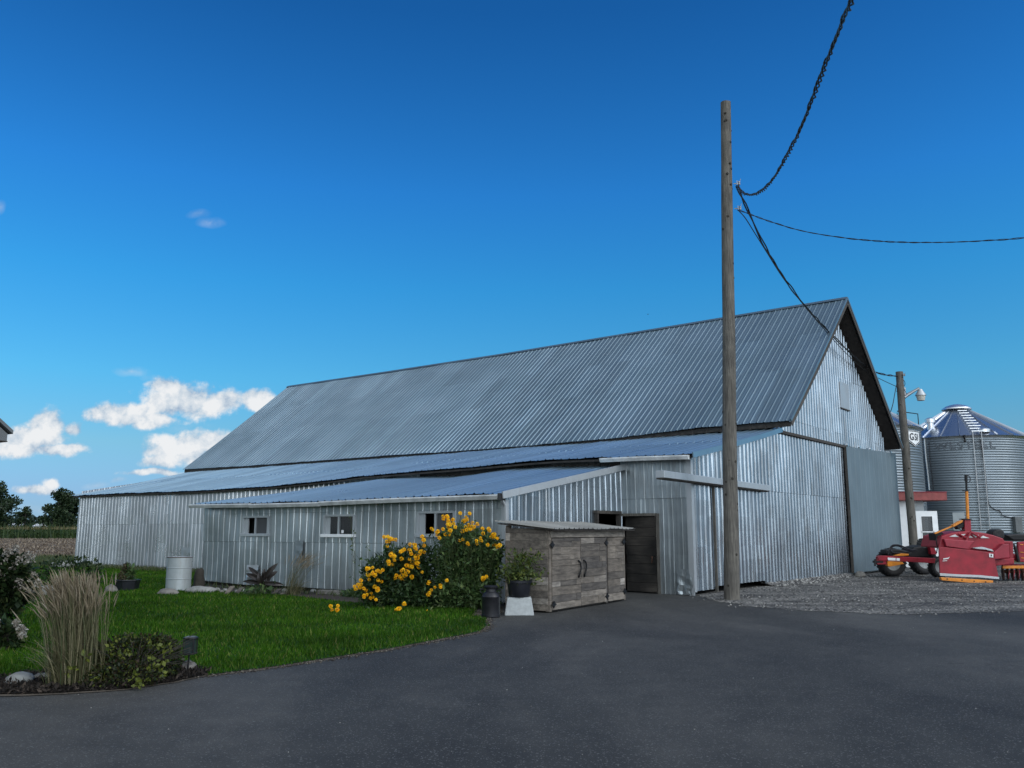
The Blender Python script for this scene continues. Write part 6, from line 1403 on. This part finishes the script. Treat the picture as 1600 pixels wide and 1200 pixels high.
n = 14000; y = 58 + 130 * RNG.random(n) ** 1.5; x = RNG.uniform(-0.62, -0.40, n) * y - 2; V, T = blades(np.stack([x, y, 0 * x], 1), 0.12 + 0.0006 * y, 0.04 + 0.0012 * y, 0.9); tag(rawmesh("stubble", V, T, M["stubble"]), "pale stubble and clods strewn over the ploughed field", "stubble", kind="stuff")
def tree(name, label, X, Y, Ht, crown, leafm, ls, trunk_r, group=None, cat="tree", clumps=26, per=230, seed=0, gap=0.0):
    rg = np.random.default_rng(seed); base = np.array([X, Y, 0]); t = thing(name, label, cat, base, group); mb = MB(); cw, c0 = crown
    mb.tube([base, base + UP * Ht * 0.35, base + UP * Ht * 0.72], [trunk_r, trunk_r * 0.75, trunk_r * 0.3], 7); P = []; O = []
    for i in range(clumps):
        h = c0 + (1 - c0) * (i + rg.random()) / clumps; prof = math.sin(PI * min(1, (h - c0) / (1 - c0) * 0.86 + 0.12)) ** 0.7
        a = rg.random() * 6.28; r = cw * prof * rg.uniform(0.35, 0.95); c = base + np.array([r * math.cos(a), r * math.sin(a), (h - 0.04) * Ht])
        mb.tube([base + UP * Ht * max(0.15, h - 0.25), (base + UP * h * Ht + c) / 2 - UP * 0.02 * Ht, c], [trunk_r * 0.35, trunk_r * 0.2, 0.05], 5)
        s = cw * rg.uniform(0.24, 0.42); p, d = ellip(per, c, (s, s, s * 0.7), 0.2); P.append(p); O.append(d * 0.4)
    mb.build("trunk", M["bark"], t); V, Q = leaf_quads(np.concatenate(P), ls, 0.6, 0.2, np.concatenate(O)); rawmesh("crown", V, Q, leafm, t); return t
tree("broadleaf_tree", "tall spreading dark tree at the left edge of the horizon", D(-6, 800, 300)[0], 300, 17.5, (7.2, 0.16), M["treeleaf"], 0.8, 0.5, "trees along the horizon", seed=1, clumps=34, per=170)
tree("broadleaf_tree", "dark bushy tree right beside the far corner of the barn roof", D(91, 800, 290)[0], 290, 15.0, (4.6, 0.05), M["treeleaf"], 0.75, 0.45, "trees along the horizon", seed=2, clumps=30, per=180)
tree("broadleaf_tree", "narrower dark tree just behind the barn roof corner", D(108, 800, 292)[0], 292, 14.4, (4.4, 0.05), M["treeleaf"], 0.75, 0.45, "trees along the horizon", seed=3, clumps=28, per=180)
tree("broadleaf_tree", "small rounded tree standing alone between the two big horizon trees", D(39, 810, 300)[0], 300, 9.6, (2.9, 0.1), M["treeleaf"], 0.6, 0.3, "trees along the horizon", seed=4, clumps=18, per=130)
for i, (x, w, z0, z1, lb) in enumerate([(22, 21, 0.4, 3.9, "long white shed glimpsed behind the horizon trees on the left"), (57, 10, 0.8, 3.8, "white shed glimpsed through the trees right of the small rounded tree"), (72, 8, 0.3, 3.4, "small white shed glimpsed left of the bushy tree by the barn corner")]):
    c = D(x, 815, 312); ww = w * 312 / F; b = np.array([c[0], 312, 0]); t = thing("farm_shed", lb, "shed", b); mb = MB(); mb.box((c[0] - ww / 2, 312, 0), (ww, 0, 0), (0, 6, 0), UP * (z1 - .5)); mb.build("wall", M["white"], t); mb = MB(); mb.prism([(c[0] - ww / 2 - .2, 311.6, z1 - .5), (c[0] - ww / 2 - .2, 315, z1 + .5), (c[0] - ww / 2 - .2, 318.4, z1 - .5)], (ww + .4, 0, 0)); mb.build("roof", M["white"], t)
P = []; n = 24000; x = RNG.uniform(-330, 330, n); hh = 8.5 + 2.2 * np.array([mnoise.noise(Vector((a * 0.03, 1, 1))) + 0.5 * mnoise.noise(Vector((a * 0.11, 1, 5))) for a in x]); V, Q = leaf_quads(np.stack([x, RNG.uniform(395, 425, n), RNG.random(n) * hh], 1), 2.2, 0.7, 0.2)
tag(rawmesh("far_wood", V, Q, M["farleaf"]), "distant dark line of woodland along the horizon", "woodland", kind="stuff")
n = 2600; x = RNG.uniform(-185, -110, n); V, Q = leaf_quads(np.stack([x, RNG.uniform(302, 309, n), RNG.random(n) ** 1.3 * (2.2 + 1.6 * np.sin(x * 0.7) + 1.0 * np.sin(x * 0.23))], 1), 0.8, 0.6, 0.2)
tag(rawmesh("hedge", V, Q, M["treeleaf"]), "ragged dark hedge between the corn and the white sheds", "hedge", kind="stuff")
# ------------------------------------------------------------------ house corner at the left edge
hc_ = D(20.5, 678, 12.0); al = math.radians(58); ux = np.array([-math.cos(al), -math.sin(al), 0]); uy = np.array([-math.sin(al), math.cos(al), 0])
hz = hc_[2]; hs = thing("house", "corner of a grey house roof eave poking in at the left edge", "house", hc_ * np.array([1, 1, 0]))
mb = MB(); p0 = hc_ + UP * 0.0; ridge = p0 + ux * 4 + UP * 3.1; far = p0 + ux * 8
for a_, b_ in ((p0, ridge), (ridge, far)): mb.prism([a_, b_, b_ + UP * .05, a_ + UP * .05], uy * 8)
mb.build("roof", M["housegrey"], hs)
mb = MB(); mb.prism([p0 + ux * .06 - UP * .10 + uy * .03, p0 + ux * .06 - UP * .002 + uy * .03, ridge - UP * .05 + uy * .03, far - ux * .06 - UP * .002 + uy * .03, far - ux * .06 - UP * .10 + uy * .03], uy * .05); mb.build("gable", M["housegrey"], hs)
mb = MB(); mb.box(p0 + ux * .05 - UP * .115 + uy * .03, ux * 7.9, uy * 7.9, UP * .015); mb.build("soffit", M["soffit"], hs)
mb = MB(); mb.box(p0 + ux * .5 + uy * .6 - UP * hz, ux * 7, uy * 7, UP * (hz - .12)); mb.build("wall", M["housegrey"], hs)
# a bird far up over the barn
bp_ = D(1012.5, 491, 80); mb = MB(); mb.add([bp_ + np.array([-.16, 0, .05]), bp_ + np.array([-.05, 0, .0]), bp_ + np.array([0, -.12, -.01]), bp_ + np.array([.05, 0, 0]), bp_ + np.array([.17, 0, .04]), bp_ + np.array([0, .14, 0])], [(0, 1, 5), (1, 2, 3), (1, 3, 5), (3, 4, 5)])
mb.lathe([(0, -.13), (.03, -.08), (.035, 0), (.02, .1), (0, .13)], bp_, 8, (0, 1, 0), cap=False); tag(mb.build("bird", M["black"], None, base=bp_), "tiny dark bird flying in the sky above the barn roof", "bird")
